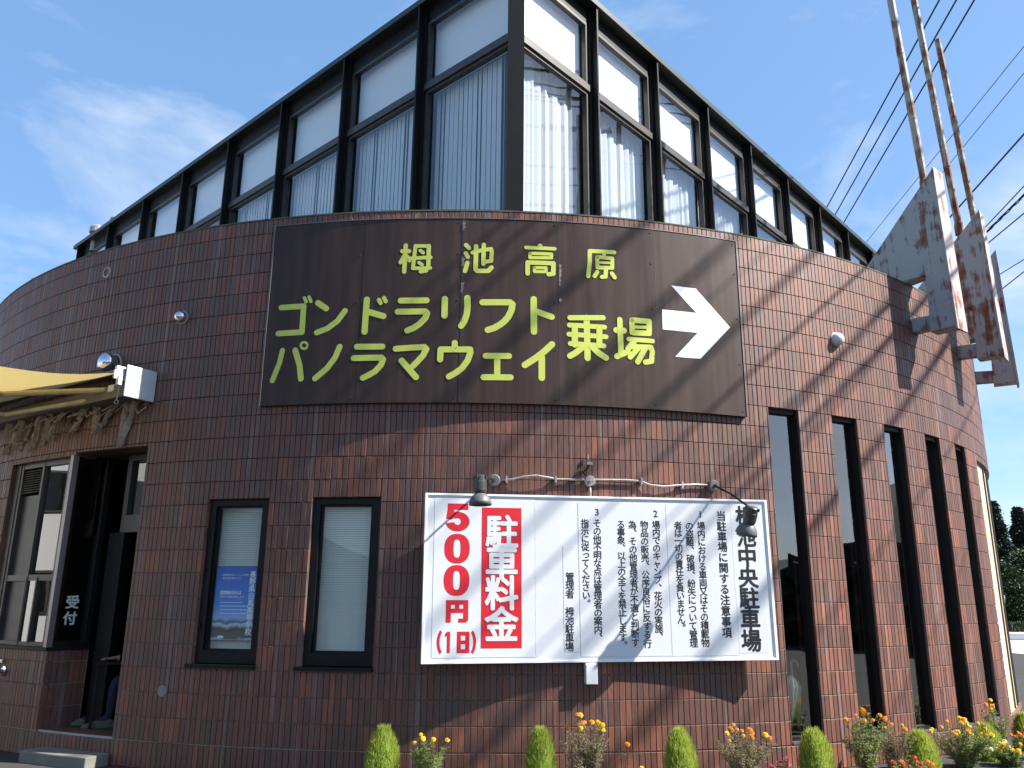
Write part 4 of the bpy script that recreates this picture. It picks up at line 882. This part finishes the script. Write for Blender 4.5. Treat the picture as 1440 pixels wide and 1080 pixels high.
mb.raw(V, [(i*(no+1)+j, (i+1)*(no+1)+j, (i+1)*(no+1)+j+1, i*(no+1)+j+1) for i in range(nu) for j in range(no)]); mb.obj('fabric', MT['awning'], AW, smooth=True)
mb = MB(); abox(mb, .10, 4.6, 1.64, 1.70, 3.85, 3.93); mb.obj('front_bar', MT['white'], AW, bevel=.01)
mb = MB(); mb.tube([AP(.35, .25, 3.98), AP(1.5, .95, 3.93)], .034, 8); mb.tube([AP(1.5, .95, 3.93), AP(.9, 1.62, 3.88)], .028, 8); mb.obj('folding_arm', MT['beige'], AW)
mb = MB(); mb.tube([AP(.55, .28, 3.90), AP(2.3, .50, 3.87)], .03, 8); mb.tube([AP(2.3, .5, 3.87), AP(3.2, 1.6, 3.86)], .028, 8); mb.obj('folding_arm', MT['beige'], AW)
mb = MB()
for p, d in (((.07, .40, 4.12), (.05, .10, .12)), ((.06, .40, 4.02), (.05, .05, .12)), ((.10, .34, 4.05), (.08, .05, .05)), ((.05, .46, 4.07), (.03, .04, .10)), ((.30, .30, 3.97), (.12, .10, .08))):
    q = AP(*p); Mr = Matrix((au, an, (0, 0, 1))).transposed().to_4x4(); mb.box(q, d, Mr)
mb.obj('joint', MT['white'], AW, bevel=.008)
mb = MB(); mb.tube([AP(.10, .36, 4.0), AP(.11, .37, 3.80)], .006, 6); mb.tube([AP(.11, .37, 3.80)+Vector((.022*sin(q), 0, -.02+.022*cos(q))) for q in [k*pi/5 for k in range(11)]], .005, 6); mb.obj('crank_eye', MT['galv'], AW)
# ragged dusty strips hanging under the cassette
RG = thing('ragged_strips', 'ragged dusty grey strips dangling under the awning box', 'rags', AP(1.5, .1, 3.8))
for (t0, w, l, lean) in ((-21.95, .10, .05, -.4), (-22.9, .9, .52, -1.6), (-23.7, .7, .50, -.6), (-24.9, .9, .34, -2.3), (-26.6, 1.6, .30, -.3), (-27.9, 1.4, .30, -1.9), (-29.4, 1.0, .34, -1.2), (-30.6, .9, .33, -1.6), (-31.9, 1.3, .38, -1.4), (-33.1, 1.0, .40, -1.7), (-34.5, 1.2, .42, -1.5), (-36.2, 1.3, .36, -1.4), (-38, 1.2, .4, -1.0)):
    mb = MB(); n = 12; V = []; s = random.uniform(0, 9)
    for k in range(n+1):
        f = k/n; t = t0+lean*f*.8+.08*sin(5*f+s); ww = w*(.42-.18*f+.10*sin(11*f+s))*(.5 if k == n else 1); z = 3.86-l*f; o = .05+.03*sin(4*f+s)
        for j in range(5):
            q = j/4-.5; V.append(cyl(t+ww*q+random.uniform(-.04, .04), z+random.uniform(-.012, .012), o+.03*cos(q*5+s)+random.uniform(0, .012)))
    mb.raw(V, [(k*5+j, k*5+j+1, k*5+j+6, k*5+j+5) for k in range(n) for j in range(4) if random.random() > .06]); mb.obj('strip', MT['rag'], RG, smooth=False)
mb = MB()
for i in range(26):
    t = -22-.62*i; z = 3.80+random.uniform(-.05, .06); mb.tube([cyl(t, z, .06), cyl(t-.5, z-.06+random.uniform(-.03, .03), .09), cyl(t-1.1, 3.80+random.uniform(-.05, .06), .06)], random.uniform(.004, .012), 5)
mb.obj('strand', MT['rag'], RG)

# ------------------------------------------------------------------ three rusty fins with masts at the parapet
for i, (th, lab) in enumerate(((39.0, 'rusty grey steel fin with tall mast, nearest the glazed corner'), (49.2, 'middle rusty steel fin with tall mast leaning off the parapet'), (59.4, 'outermost rusty steel fin, its mast top in view'))):
    T = thing('steel_fin', lab, 'fin', cyl(th, 5.3), 'rusty steel fins with masts on the drum'); t = rad(th)
    e = Vector((sin(t), -cos(t), 0)); s = Vector((cos(t), sin(t), 0)); b = cyl(th, 0, 0)
    def FP(r, z, w, b=b, e=e, s=s): return b+e*r+s*w+Vector((0, 0, z))
    hw = .11; m = MT['rustsail'] if i == 0 else MT['rustsail2']
    out = [(-.62, 6.27), (.555, 7.50), (.60, 5.20), (.245, 5.20), (.27, 6.0), (-.02, 6.0), (-.12, 5.97)]
    def prism(mb, pts, w0, w1):
        n = len(pts); mb.raw([FP(r, z, w0) for r, z in pts]+[FP(r, z, w1) for r, z in pts], [tuple(range(n)), tuple(range(2*n-1, n-1, -1))]+[(k, k+n, (k+1) % n+n, (k+1) % n) for k in range(n)])
    mb = MB()
    # two cheek plates with a web between: convex pieces
    for w0, w1 in ((-hw, -hw+.012), (hw-.012, hw)):
        prism(mb, [(-.62, 6.27), (.555, 7.50), (.567, 6.9), (.27, 6.0), (-.02, 6.0), (-.12, 5.97)], w0, w1)
        prism(mb, [(.27, 6.0), (.567, 6.9), (.60, 5.20), (.245, 5.20)], w0+.0005, w1-.0005)
    mb.obj('side_plate', m, T)
    mb = MB()
    prism(mb, [(-.62, 6.27), (.555, 7.50), (.555, 7.47), (-.60, 6.255)], -hw+.013, hw-.013)
    prism(mb, [(.555, 7.50), (.60, 5.15), (.57, 5.15), (.535, 7.47)], -hw-.02, hw+.05)
    prism(mb, [(.245, 5.21), (.60, 5.21), (.60, 5.19), (.245, 5.19)], -hw+.013, hw-.013)
    prism(mb, [(.27, 6.0), (.29, 6.0), (.265, 5.21), (.245, 5.21)], -hw+.013, hw-.013)
    prism(mb, [(-.12, 6.0), (.27, 6.015), (.27, 6.0), (-.12, 5.97)], -hw+.013, hw-.013)
    mb.obj('edge_plate', MT['rustsail2'], T)
    mb = MB(); prism(mb, [(-.02, 5.45), (.26, 5.43), (.25, 5.25), (-.02, 5.26)], -.08, .08); mb.obj('bracket', m, T); mb = MB(); prism(mb, [(-.2, 6.05), (.02, 6.05), (.02, 5.98), (-.2, 5.98)], -.08, .08)
    mb.obj('bracket', m, T)
    mb = MB(); dm = (0, -.14, -.02)[i]; mb.tube([FP(.40+dm, 6.9, 0), FP(.365+dm, 7.45, 0), FP(.17+dm, 11.85, 0)], .052, 12); mb.lathe([(.07, 0), (.07, .18), (.052, .2)], Matrix.Translation(FP(.375+dm, 7.22, 0)), 12)
    for z in (8.4, 9.5, 10.7): mb.lathe([(.053, -.02), (.056, -.01), (.056, .01), (.053, .02)], Matrix.Translation(FP(.365+dm-(z-7.45)*.0443, z, 0)), 12)
    mb.obj('mast', MT['rustpole'], T)
# roof fittings seen over the parapet
o = MB(); q = cyl(-57.6, 5.9, -.9); o.box(q+Vector((0, 0, .45)), (.42, .42, .95)); o.box(q+Vector((0, 0, 1.0)), (.62, .62, .1)); o.box(q+Vector((.45, 0, .8)), (.6, .3, .3))
tag(o.obj('roof_duct', MT['galv']), 'boxy metal duct standing on the roof at the far left', 'duct')
for i, (p, r, h, lab) in enumerate((((-9.75, 17.9, 9.80), .17, .36, 'round metal vent on the left end of the roof edge'), ((-9.1, 17.4, 9.80), .12, .36, 'smaller round metal vent beside the left roof end'), ((7.95, 18.2, 9.78), .24, .40, 'dark domed vent at the right end of the roof'))):
    mb = MB(); mb.lathe([(r*.6, -.3), (r*.6, h*.4), (r, h*.45), (r, h*.8), (r*.5, h), (0, h)], Matrix.Translation(p), 18); tag(mb.obj('roof_vent', MT['galv'] if i < 2 else MT['lamp']), lab, 'vent', 'vents on the roof')

# ------------------------------------------------------------------ overhead lines
def wire(p, q, r, lab, sag=.0, group='overhead lines'):
    p, q = Vector(p), Vector(q); mb = MB(); n = 16
    mb.tube([p.lerp(q, k/n)-Vector((0, 0, sag*4*(k/n)*(1-k/n))) for k in range(n+1)], r, 6); return tag(mb.obj('overhead_wire', MT['cable']), lab, 'cable', group)
def ext(a, b, y0, y1, z):
    a, b = Vector((*a, z)), Vector((*b, z)); d = (b-a)/(b.y-a.y); return a+d*(y0-a.y), a+d*(y1-a.y)
for (a, b, lab) in (((9.63, 23.53), (8.54, 14.15), 'first black line crossing behind the masts, the leftmost'), ((10.01, 23.52), (8.88, 14.14), 'middle one of three parallel black lines behind the masts'), ((10.42, 23.52), (9.24, 14.14), 'third parallel black line, rightmost of the three')):
    wire(*ext(a, b, 60, -14, 13.5), .020, lab)
for (a, b, r, lab) in (((11.66, 23.49), (11.08, 15.54), .009, 'thin line passing low behind the masts'), ((12.0, 20.56), (11.64, 16.48), .009, 'thin line ending beside the outer mast')):
    wire(*ext(a, b, 60, -14, 13.5), r, lab)
for (a, b, r, lab) in (((10.74, 18.37), (10.38, 15.01), .020, 'thick black cable rising to the right behind the fins'), ((12.01, 19.7), (11.66, 17.15), .014, 'cable just above the bundled cable'), ((12.56, 20.57), (12.46, 18.48), .016, 'cable just below the bundled cable'), ((14.05, 22.26), (14.11, 21.24), .013, 'short slack cable low at the right'), ((14.75, 23.35), (14.62, 22.09), .016, 'lowest cable at the right edge')):
    wire(*ext(a, b, 60, -14, 11.0), r, lab)
mb = MB(); a, b = ext((12.18, 19.95), (11.95, 17.9), 60, -14, 11.0); n = 160
for s in range(3):
    mb.tube([a.lerp(b, k/n)+Vector((.028*cos(k*1.9+s*2.1), 0, .028*sin(k*1.9+s*2.1)-.0)) for k in range(n+1)], .014, 5)
tag(mb.obj('bundled_cable', MT['cable']), 'twisted bundle of black cables at the upper right', 'cable', 'overhead lines')

# ------------------------------------------------------------------ utility pole and lines towards the sun; these throw the streaks on the wall
def utility_pole(p, h, lab):
    T = thing('utility_pole', lab, 'pole', p, 'utility poles by the road'); p = Vector(p)
    mb = MB(); mb.tube([p, p+Vector((0, 0, h))], .17, 14, r1=.10); mb.obj('pole', MT['pole'], T, smooth=True)
    for z in (h-.5,):
        mb = MB(); mb.box(p+Vector((0, 0, z)), (.1, 2.2, .1)); mb.obj('crossarm', MT['galv'], T)
        for y in (-1.0, -.4, .4, 1.0):
            mb = MB(); mb.lathe([(.05, .05), (.06, .1), (.03, .13), (.06, .16), (.03, .2), (0, .22)], Matrix.Translation(p+Vector((0, y, z))), 8); mb.obj('insulator', MT['white'], T)
    return T
utility_pole((14.6, 12.6, 0), 17.0, 'concrete utility pole just past the right edge, carrying thick cables')
utility_pole((14.6, -17, 0), 17.0, 'concrete utility pole behind the viewer, carrying thick cables')
for K, x, r, lab in ((.85, 14.9, .05, 'thick telephone cable strung lowest on the near poles'), (-.15, 14.3, .025, 'medium cable strung second lowest on the near poles'), (-.65, 14.6, .04, 'thick cable strung third on the near poles'),
        (-2.25, 14.3, .038, 'very thick bundled cable at mid height on the near poles'), (-3.35, 14.0, .035, 'thick cable second from top on the near poles'), (-4.5, 13.6, .05, 'very thick bundled cable strung at the top of the near poles')):
    z = (x-K)/1.013; wire((x, 12.6, z+.05), (x, -17, z+.05), r, lab, .1, 'cables on the near poles')
# ------------------------------------------------------------------ plants
def blade(mb, p, d, l, w, bend=0.0):
    d = d.normalized(); s = d.cross(Vector((random.uniform(-1, 1), random.uniform(-1, 1), random.uniform(-1, 1)))).normalized()*w
    mid = p+d*l*.5+Vector((0, 0, bend)); mb.raw([p-s*.5, p+s*.5, mid+s, p+d*l, mid-s], [(0, 1, 2, 3, 4)])
KS = [(-3.38, .553, .170, 'leftmost bright green kochia bush, beside a yellow marigold'), (4.8, .558, .152, 'bright green kochia bush left of the reddish marigold'), (12.36, .531, .162, 'bright green kochia bush beneath the right half of the board'),
      (20.69, .482, .172, 'bright green kochia bush below the first tall window'), (29.04, .391, .185, 'bright green kochia bush below the third tall window'), (36.35, .376, .170, 'leaning bright green kochia bush behind yellow marigolds'), (42.6, .42, .15, 'kochia bush at the right edge of the view')]
def crown_profile(f): return max(0.04, 1-abs((f-.40)/.61)**2.3)**.55
for i, (th, zt, hw, lab) in enumerate(KS):
    base = cyl(th, -.09, .45); H = zt+.09
    T = thing('kochia_bush', lab, 'bush', base, 'kochia bushes in the flower bed')
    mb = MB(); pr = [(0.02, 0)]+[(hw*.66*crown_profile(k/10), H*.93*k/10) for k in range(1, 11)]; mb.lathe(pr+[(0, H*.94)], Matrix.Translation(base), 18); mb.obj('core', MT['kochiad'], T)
    mb = MB()
    tuft = [(random.uniform(0, 2*pi), random.random(), random.uniform(-.14, .10)) for _ in range(46)]
    for k in range(6000):
        f = random.random()**.85; q = random.uniform(0, 2*pi); bump_ = 0
        for tq, tf, ta in tuft:
            dq = abs((q-tq+pi) % (2*pi)-pi)*crown_profile(f)+abs(f-tf)*2
            if dq < .5: bump_ += ta*(1-dq/.5)
        r = hw*crown_profile(f)*random.uniform(.60, .96)*(1+bump_+.05*sin(q*5+i))
        p = base+Vector((r*cos(q), r*sin(q), H*.95*f))
        d = Vector((cos(q)*(.75-.45*f), sin(q)*(.75-.45*f), .9+.5*f))+Vector((random.gauss(0, .25), random.gauss(0, .25), random.gauss(0, .2)))
        blade(mb, p-d.normalized()*.015, d, random.uniform(.030, .075), .0019)
    for k in range(50):
        q = random.uniform(0, 2*pi); r = hw*.3*random.random(); p = base+Vector((r*cos(q), r*sin(q), H*.93)); blade(mb, p, Vector((cos(q)*.3, sin(q)*.3, 1)), random.uniform(.03, .075), .004)
    mb.obj('foliage', MT['kochia'], T)
    mb = MB(); mb.tube([base-Vector((0, 0, .02)), base+Vector((0, 0, .14))], .012, 6); mb.obj('stem', MT['stem'], T)
def flower_mesh(kind):
    mb = MB(); rings = ((.011, .016, 5), (.020, .010, 8), (.027, .002, 11)) if kind != 'single' else ((.024, .004, 9),)
    for (r, z, n) in rings:
        o = random.uniform(0, 1)
        for k in range(n):
            a = 2*pi*k/n+o; w = pi/n*1.25; z2 = z+random.uniform(-.003, .004)
            mb.raw([(0, 0, z-.002), (r*.7*cos(a-w), r*.7*sin(a-w), z2+.003), (r*cos(a-w*.5), r*sin(a-w*.5), z2), (r*cos(a+w*.5), r*sin(a+w*.5), z2), (r*.7*cos(a+w), r*.7*sin(a+w), z2+.003)], [(0, 1, 2, 3, 4)])
    mb.lathe([(.0, -.016), (.006, -.014), (.008, 0)], None, 6)
    return mb
FM = {}
for kname in ('orange', 'gold', 'scarlet', 'magenta', 'petalw'):
    for var in range(2): FM[kname, var] = flower_mesh('double' if kname != 'gold' or var else 'double').mesh('flower', MT[kname])
def plant(name, lab, th, off, h, spread, nst, nfl, kinds, leafm, seed, cat='marigold', stemm='stem', leafn=46, fs=1.0, lean=(0, 0)):
    random.seed(seed); base = cyl(th, -.09, off); T = thing(name, lab, cat, base, 'flowering plants in the bed')
    ms, ml = MB(), MB(); tips = []
    nst = int(nst*1.5); spread *= 1.1
    for k in range(nst):
        q = random.uniform(0, 2*pi); r = spread*sqrt(random.random()); hh = (h+.09)*random.uniform(.62, 1.0)*(1-.25*(r/spread)**2)
        tip = base+Vector((r*cos(q)+lean[0]*hh, r*sin(q)*.7+lean[1]*hh, hh)); mid = base.lerp(tip, .5)+Vector((random.uniform(-.03, .03), random.uniform(-.03, .03), .04))
        P = [base+Vector((random.uniform(-.02, .02), random.uniform(-.02, .02), 0)), mid, tip]; ms.tube(P, .0042, 5, r1=.0022); tips.append((tip, (tip-mid).normalized()))
        for j in range(leafn):
            f = random.uniform(.12, .96); p = P[0].lerp(P[1], f*2) if f < .5 else P[1].lerp(P[2], f*2-1); a = random.uniform(0, 2*pi)
            d = Vector((cos(a), sin(a), random.uniform(-.1, .8))); l = random.uniform(.022, .050)
            e = p+d.normalized()*l
            ms.tube([p, e], .0009, 3, cap=False)
            for m in range(5):
                pp_ = p.lerp(e, .25+.18*m); dd = d+Vector((random.gauss(0, .7), random.gauss(0, .7), random.gauss(0, .5))); blade(ml, pp_, dd, random.uniform(.012, .026), .0032)
    ms.obj('stems', MT[stemm], T); ml.obj('leaves', MT[leafm], T)
    order = sorted(tips, key=lambda t: -t[0].z)
    for k in range(nfl):
        tip, d = order[k] if k < len(order) else (random.choice(tips)[0]+Vector((random.uniform(-.05, .05), random.uniform(-.05, .05), random.uniform(-.1, 0))), Vector((0, -.3, 1)))
        kk = random.choice(kinds); o = bpy.data.objects.new('flower', FM[kk, random.randint(0, 1)]); COL.objects.link(o)
        toward = Vector((random.uniform(-.5, .5), -random.uniform(.1, 1.1), random.uniform(.3, 1.0)))
        s = fs*random.uniform(.65, 1.1); o.matrix_basis = Matrix.Translation(tip) @ ori(toward) @ Matrix.Diagonal((s, s, s, 1)); o.parent = T; o.matrix_parent_inverse = parent_world(T).inverted()
    return T
plant('marigold_plant', 'yellow marigold with fresh green leaves beside the leftmost bush', -.9, .45, .53, .20, 13, 6, ['gold'], 'leaf', 21, stemm='leaf')
plant('marigold_plant', 'tall reddish marigold with orange blooms under the white wall box', 7.1, .48, .72, .22, 26, 13, ['orange', 'orange', 'gold'], 'leafred', 22, leafn=40)
plant('marigold_plant', 'orange and yellow marigold below the right end of the board', 16.0, .5, .60, .26, 26, 14, ['orange', 'gold', 'gold'], 'leafred', 23)
plant('marigold_plant', 'tall pale green marigold between the first and second tall windows', 24.6, .42, .69, .22, 22, 9, ['orange'], 'leaf', 24)
plant('marigold_plant', 'orange topped marigold below the second tall window', 27.0, .40, .60, .18, 14, 6, ['orange'], 'leafred', 25)
plant('marigold_plant', 'broad yellow marigold clump below the fourth tall window', 32.4, .55, .50, .30, 34, 26, ['gold', 'gold', 'orange'], 'leaf', 26)
plant('marigold_plant', 'tall thin green marigold by the last tall window', 38.4, .42, .66, .17, 15, 7, ['orange', 'gold'], 'leaf', 27)
plant('marigold_plant', 'orange marigold clump at the right end of the bed', 39.5, .75, .36, .30, 26, 24, ['orange', 'orange', 'scarlet'], 'leaf', 28)
plant('zinnia_plant', 'low magenta zinnia under the fee board', 2.1, .55, .20, .10, 6, 5, ['magenta'], 'leaf', 29, cat='zinnia')
plant('marigold_plant', 'low white and yellow flower beside the orange marigold', 9.9, .58, .235, .16, 11, 10, ['petalw', 'gold', 'gold', 'orange'], 'leaf', 30)
plant('zinnia_plant', 'dark magenta zinnia beside the first tall window', 18.2, .55, .27, .13, 9, 8, ['magenta'], 'leafred', 31, cat='zinnia')
plant('salvia_plant', 'scarlet salvia between the bushes below the second window', 26.3, .70, .20, .20, 14, 18, ['scarlet', 'scarlet', 'orange'], 'leaf', 32, cat='salvia')
plant('salvia_plant', 'scarlet and orange salvia at the far right', 43.3, .62, .36, .2, 14, 16, ['scarlet', 'magenta', 'orange'], 'leaf', 33, cat='salvia')
plant('marigold_plant', 'single thin orange marigold before the wall, alone', 9.2, .5, .44, .05, 2, 1, ['orange'], 'leafred', 34, leafn=5)
plant('marigold_plant', 'white flecked yellow clump behind the leaning bush', 35.2, .78, .27, .25, 22, 22, ['gold', 'petalw', 'gold'], 'leaf', 35)
random.seed(5)

# ------------------------------------------------------------------ person just inside the dark doorway
def skin_body(name, pts, edges, radii, m, parent, root):
    me = bpy.data.meshes.new(name); me.from_pydata(pts, edges, []); me.materials.append(m); o = bpy.data.objects.new(name, me); COL.objects.link(o)
    if parent is not None: o.parent = parent; o.matrix_parent_inverse = parent_world(parent).inverted()
    md = o.modifiers.new('skin', 'SKIN'); sl = me.skin_vertices[0].data if me.skin_vertices else None
    if sl is None:
        bmx = bmesh.new(); bmx.from_mesh(me); bmx.verts.layers.skin.verify(); bmx.to_mesh(me); bmx.free(); sl = me.skin_vertices[0].data
    for i, r in enumerate(radii): sl[i].radius = (r, r); sl[i].use_root = (i == root)
    s = o.modifiers.new('sub', 'SUBSURF'); s.levels = 2; s.render_levels = 2; md.use_smooth_shade = True
    return o
pc = Vector((-4.12, 10.29, ZD+.02)); fw = Vector((-.92, -.39, 0)).normalized(); sdv = Vector((fw.y, -fw.x, 0))
PT = thing('person', 'person in dark blue trousers seated inside the dark entrance, one foot out', 'person', pc)
def Q(f, s, z): return tuple(pc+fw*f+sdv*s+Vector((0, 0, z)))
pts = [Q(0, 0, .50), Q(.02, 0, .72), Q(.03, 0, .95), Q(.06, 0, 1.10), Q(.09, 0, 1.22),
       Q(.0, .17, 1.02), Q(.10, .22, .80), Q(.34, .16, .74), Q(.42, .15, .74),
       Q(.0, -.17, 1.02), Q(.08, -.22, .80), Q(.32, -.18, .74), Q(.40, -.17, .74),
       Q(.05, .10, .48), Q(.44, .13, .50), Q(.62, .14, .10), Q(.76, .15, .045),
       Q(.05, -.10, .48), Q(.44, -.12, .50), Q(.46, -.12, .10), Q(.60, -.12, .045)]
ed = [(0, 1), (1, 2), (2, 3), (3, 4), (2, 5), (5, 6), (6, 7), (7, 8), (2, 9), (9, 10), (10, 11), (11, 12), (0, 13), (13, 14), (14, 15), (15, 16), (0, 17), (17, 18), (18, 19), (19, 20)]
rr = [.14, .14, .15, .06, .05, .07, .05, .036, .03, .07, .05, .036, .03, .10, .07, .045, .035, .10, .07, .045, .035]
skin_body('body', pts, ed, rr, MT['navy'], PT, 0)
mb = MB(); mb.lathe([(0, -.12), (.05, -.11), (.075, -.05), (.085, .02), (.08, .08), (.05, .12), (0, .13)], Matrix.Translation(Q(.12, 0, 1.36)), 14); mb.obj('head', MT['skin'], PT, smooth=True)
mb = MB(); mb.lathe([(.09, -.02), (.094, .04), (.088, .09), (.055, .13), (0, .142)], Matrix.Translation(Q(.105, 0, 1.36)), 14); mb.obj('hair', MT['ink'], PT, smooth=True)
for s in (.15, -.12):
    x = .62 if s > 0 else .46
    mb = MB(); V = []
    for k, (f, w, h) in enumerate(((-.06, .03, .06), (0, .042, .10), (.08, .046, .09), (.18, .05, .055), (.24, .042, .035), (.27, .02, .02))):
        V += [Q(x+f, s+w*c, .0+h*d) for c, d in ((-1, 0), (-1, .6), (-.5, 1), (.5, 1), (1, .6), (1, 0))]
    mb.raw(V, [(k*6+j, k*6+(j+1) % 6, (k+1)*6+(j+1) % 6, (k+1)*6+j) for k in range(5) for j in range(6)]+[(0, 1, 2, 3, 4, 5), (35, 34, 33, 32, 31, 30)]); mb.obj('shoe', MT['shoe'], PT)
for s in (.15, -.17):
    P0 = [Q(.42, s, .74), Q(.50, s, .735)]; E0 = [(0, 1)]; r0 = [.028, .032]
    for k, (a, l) in enumerate(((-.028, .085), (-.010, .10), (.010, .095), (.028, .075))):
        i = len(P0); P0 += [Q(.52, s+a, .735), Q(.52+l*.6, s+a*1.15, .735), Q(.52+l, s+a*1.2, .715)]; E0 += [(1, i), (i, i+1), (i+1, i+2)]; r0 += [.011, .009, .007]
    i = len(P0); P0 += [Q(.47, s-.04, .735), Q(.50, s-.065, .73)]; E0 += [(0, i), (i, i+1)]; r0 += [.011, .009]
    skin_body('hand', P0, E0, r0, MT['skin'], PT, 0)
T = thing('stool', 'dark stool under the seated person', 'stool', pc)
mb = MB(); mb.lathe([(.17, .34), (.18, .36), (.18, .38), (0, .385)], Matrix.Translation(pc), 18); mb.obj('seat', MT['black'], T)
for k in range(4):
    a = k*pi/2+.7; mb = MB(); mb.tube([pc+Vector((.12*cos(a), .12*sin(a), .34)), pc+Vector((.17*cos(a), .17*sin(a), 0))], .012, 6); mb.obj('leg', MT['black'], T)
T = thing('table', 'narrow dark table inside the doorway', 'table', cyl(-22.6, ZD+.02, -.95))
mb = MB(); q = pc+fw*.50+sdv*.02; Mr = Matrix((fw, sdv, (0, 0, 1))).transposed().to_4x4(); mb.box(q+Vector((0, 0, .685)), (.34, .5, .03), Mr); mb.obj('tabletop', MT['black'], T)
for a, b in ((-.14, -.2), (-.14, .2), (.14, -.2), (.14, .2)):
    mb = MB(); mb.box(q+fw*a+sdv*b+Vector((0, 0, .335)), (.03, .03, .67), Mr); mb.obj('leg', MT['black'], T)

# ------------------------------------------------------------------ beyond the building on the right: post sign, hedge, trees
T = thing('post_sign', 'small white leaning marker board by the far hedge', 'sign', (37, 64, 0))
mb = MB(); Mr = Matrix.Rotation(.12, 4, 'Y'); mb.box((36.55, 64, 2.05), (.72, .06, 1.5), Mr); mb.obj('board', MT['white'], T)
mb = MB(); mb.tube([(36.6, 64.05, -.01), (36.6, 64.05, 1.5)], .05, 8); mb.obj('post', MT['galv'], T)
def tree(lab, pos, h, w, kind, seed, nclump, group):
    random.seed(seed); T = thing('conifer_tree' if kind == 'pine' else 'broadleaf_tree', lab, 'tree', pos, group); p = Vector(pos)
    mb = MB(); mb.tube([p, p+Vector((0, 0, h*.9))], .03*h, 8, r1=.02)
    for k in range(7):
        z = h*(.2+.09*k); a = k*2.4; mb.tube([p+Vector((0, 0, z)), p+Vector((cos(a)*w*.5*(1-z/h), sin(a)*w*.5*(1-z/h), z+.3))], .09, 5, r1=.03)
    mb.obj('trunk', MT['bark'], T)
    mb = MB()
    for k in range(nclump):
        f = random.random()**.8
        if kind == 'pine': R_ = w*.5*(1-f)**.95+.03; z = h*(.08+.92*f); rr_ = R_*random.uniform(.45, 1)*(1+.25*sin(f*34))
        else: R_ = w*.5*sin(pi*(.12+.86*f))**.6; z = h*(.05+.93*f); rr_ = R_*random.uniform(.55, 1)
        a = random.uniform(0, 2*pi); c = p+Vector((rr_*cos(a), rr_*sin(a), z))
        for j in range(9):
            q = c+Vector((random.gauss(0, .15), random.gauss(0, .15), random.gauss(0, .10)))*(1 if kind == 'pine' else 1.5); d = Vector((cos(a)+random.gauss(0, .5), sin(a)+random.gauss(0, .5), random.gauss(-.1 if kind == 'pine' else .2, .5))); blade(mb, q, d, random.uniform(.14, .30), .06)
    mb.obj('crown', MT['pine' if kind == 'pine' else 'broad'], T)
G = 'trees beyond the car park'
for i, (x, y, h, w, k, lab) in enumerate(((45.1, 78, 11.4, 4.6, 'pine', 'tall dark conifer directly behind the building edge'), (48.0, 79, 11.0, 4.8, 'pine', 'second dark conifer of the pair'), (52.6, 80, 10.6, 5.0, 'pine', 'dark conifer at the right edge of the view'),
        (42.6, 80, 9.6, 4.8, 'pine', 'shorter conifer mostly behind the wall'), (41.5, 73, 5.6, 5.5, 'broad', 'bushy tree just past the wall edge'), (45.6, 74, 6.8, 6.5, 'broad', 'broad rounded tree in front of the conifers'), (50.4, 75, 7.0, 6.5, 'broad', 'broad tree at the right edge'), (56, 77, 8.0, 7.0, 'broad', 'broad tree outside the right edge'))):
    tree(lab, (x, y, 0), h, w, k, 50+i, 3200, G)
random.seed(9)
mb = MB()
for k in range(9000):
    x = random.uniform(26, 75); y = 69+random.uniform(-.6, 1.2)+(x-38)*.15; blade(mb, Vector((x, y, random.uniform(0, .55))), Vector((random.gauss(0, .4), random.gauss(0, .4), 1)), random.uniform(.2, .45), .10)
mb.obj('verge_grass', MT['broad'], None, kind='stuff')
# unseen wood added behind the viewer to darken the tall windows' low reflections
mb = MB()
for k in range(9000):
    a = rad(random.uniform(62, 150)); d = random.uniform(32, 37); p = Vector((d*sin(a), d*cos(a), 4.0*random.random()**.7*(.8+.2*sin(a*31)))); blade(mb, p, Vector((random.gauss(0, 1), random.gauss(0, 1), random.gauss(.2, .6))), random.uniform(.8, 1.5), .45)
mb.obj('added_woodland', MT['pine'], None, kind='stuff')
# hills all round, low on the horizon except where the windows mirror them
mb = MB(); V = []; n = 90
for k in range(n+1):
    a = 2*pi*k/n; hgt = 35+28*sin(a*2+1)+16*sin(a*5+.4)+9*sin(a*11)
    aa = (90-a*DEG) % 360
    if -50 < ((aa+180) % 360)-180 < 50: hgt = 6
    V += [Vector((900*cos(a), 900*sin(a), -1)), Vector((1150*cos(a), 1150*sin(a), max(4, hgt*2.1)))]
mb.raw(V, [(2*k, 2*k+1, 2*k+3, 2*k+2) for k in range(n)]); mb.obj('hills', MT['green_hill'], None, kind='structure')
# white two storey block across the road, mirrored in the booth glass
T = thing('annex_building', 'white two storey block across the road, out of view to the left', 'building', (-27, 12, 0))
mb = MB(); mb.box((-27, 10, 3.4), (6, 26, 6.8)); mb.obj('wall', MT['render'], T)
for k in range(7):
    for z in (1.9, 5.0):
        mb = MB(); y = 0+3.4*k; mb.box((-23.98, y, z), (.08, 1.9, 1.3)); f = mb.obj('window', MT['bronze'], T)
        mb = MB(); mb.box((-23.93, y-.46, z), (.03, .85, 1.15)); mb.box((-23.93, y+.46, z), (.03, .85, 1.15)); mb.obj('pane', MT['glass_dark'], f)
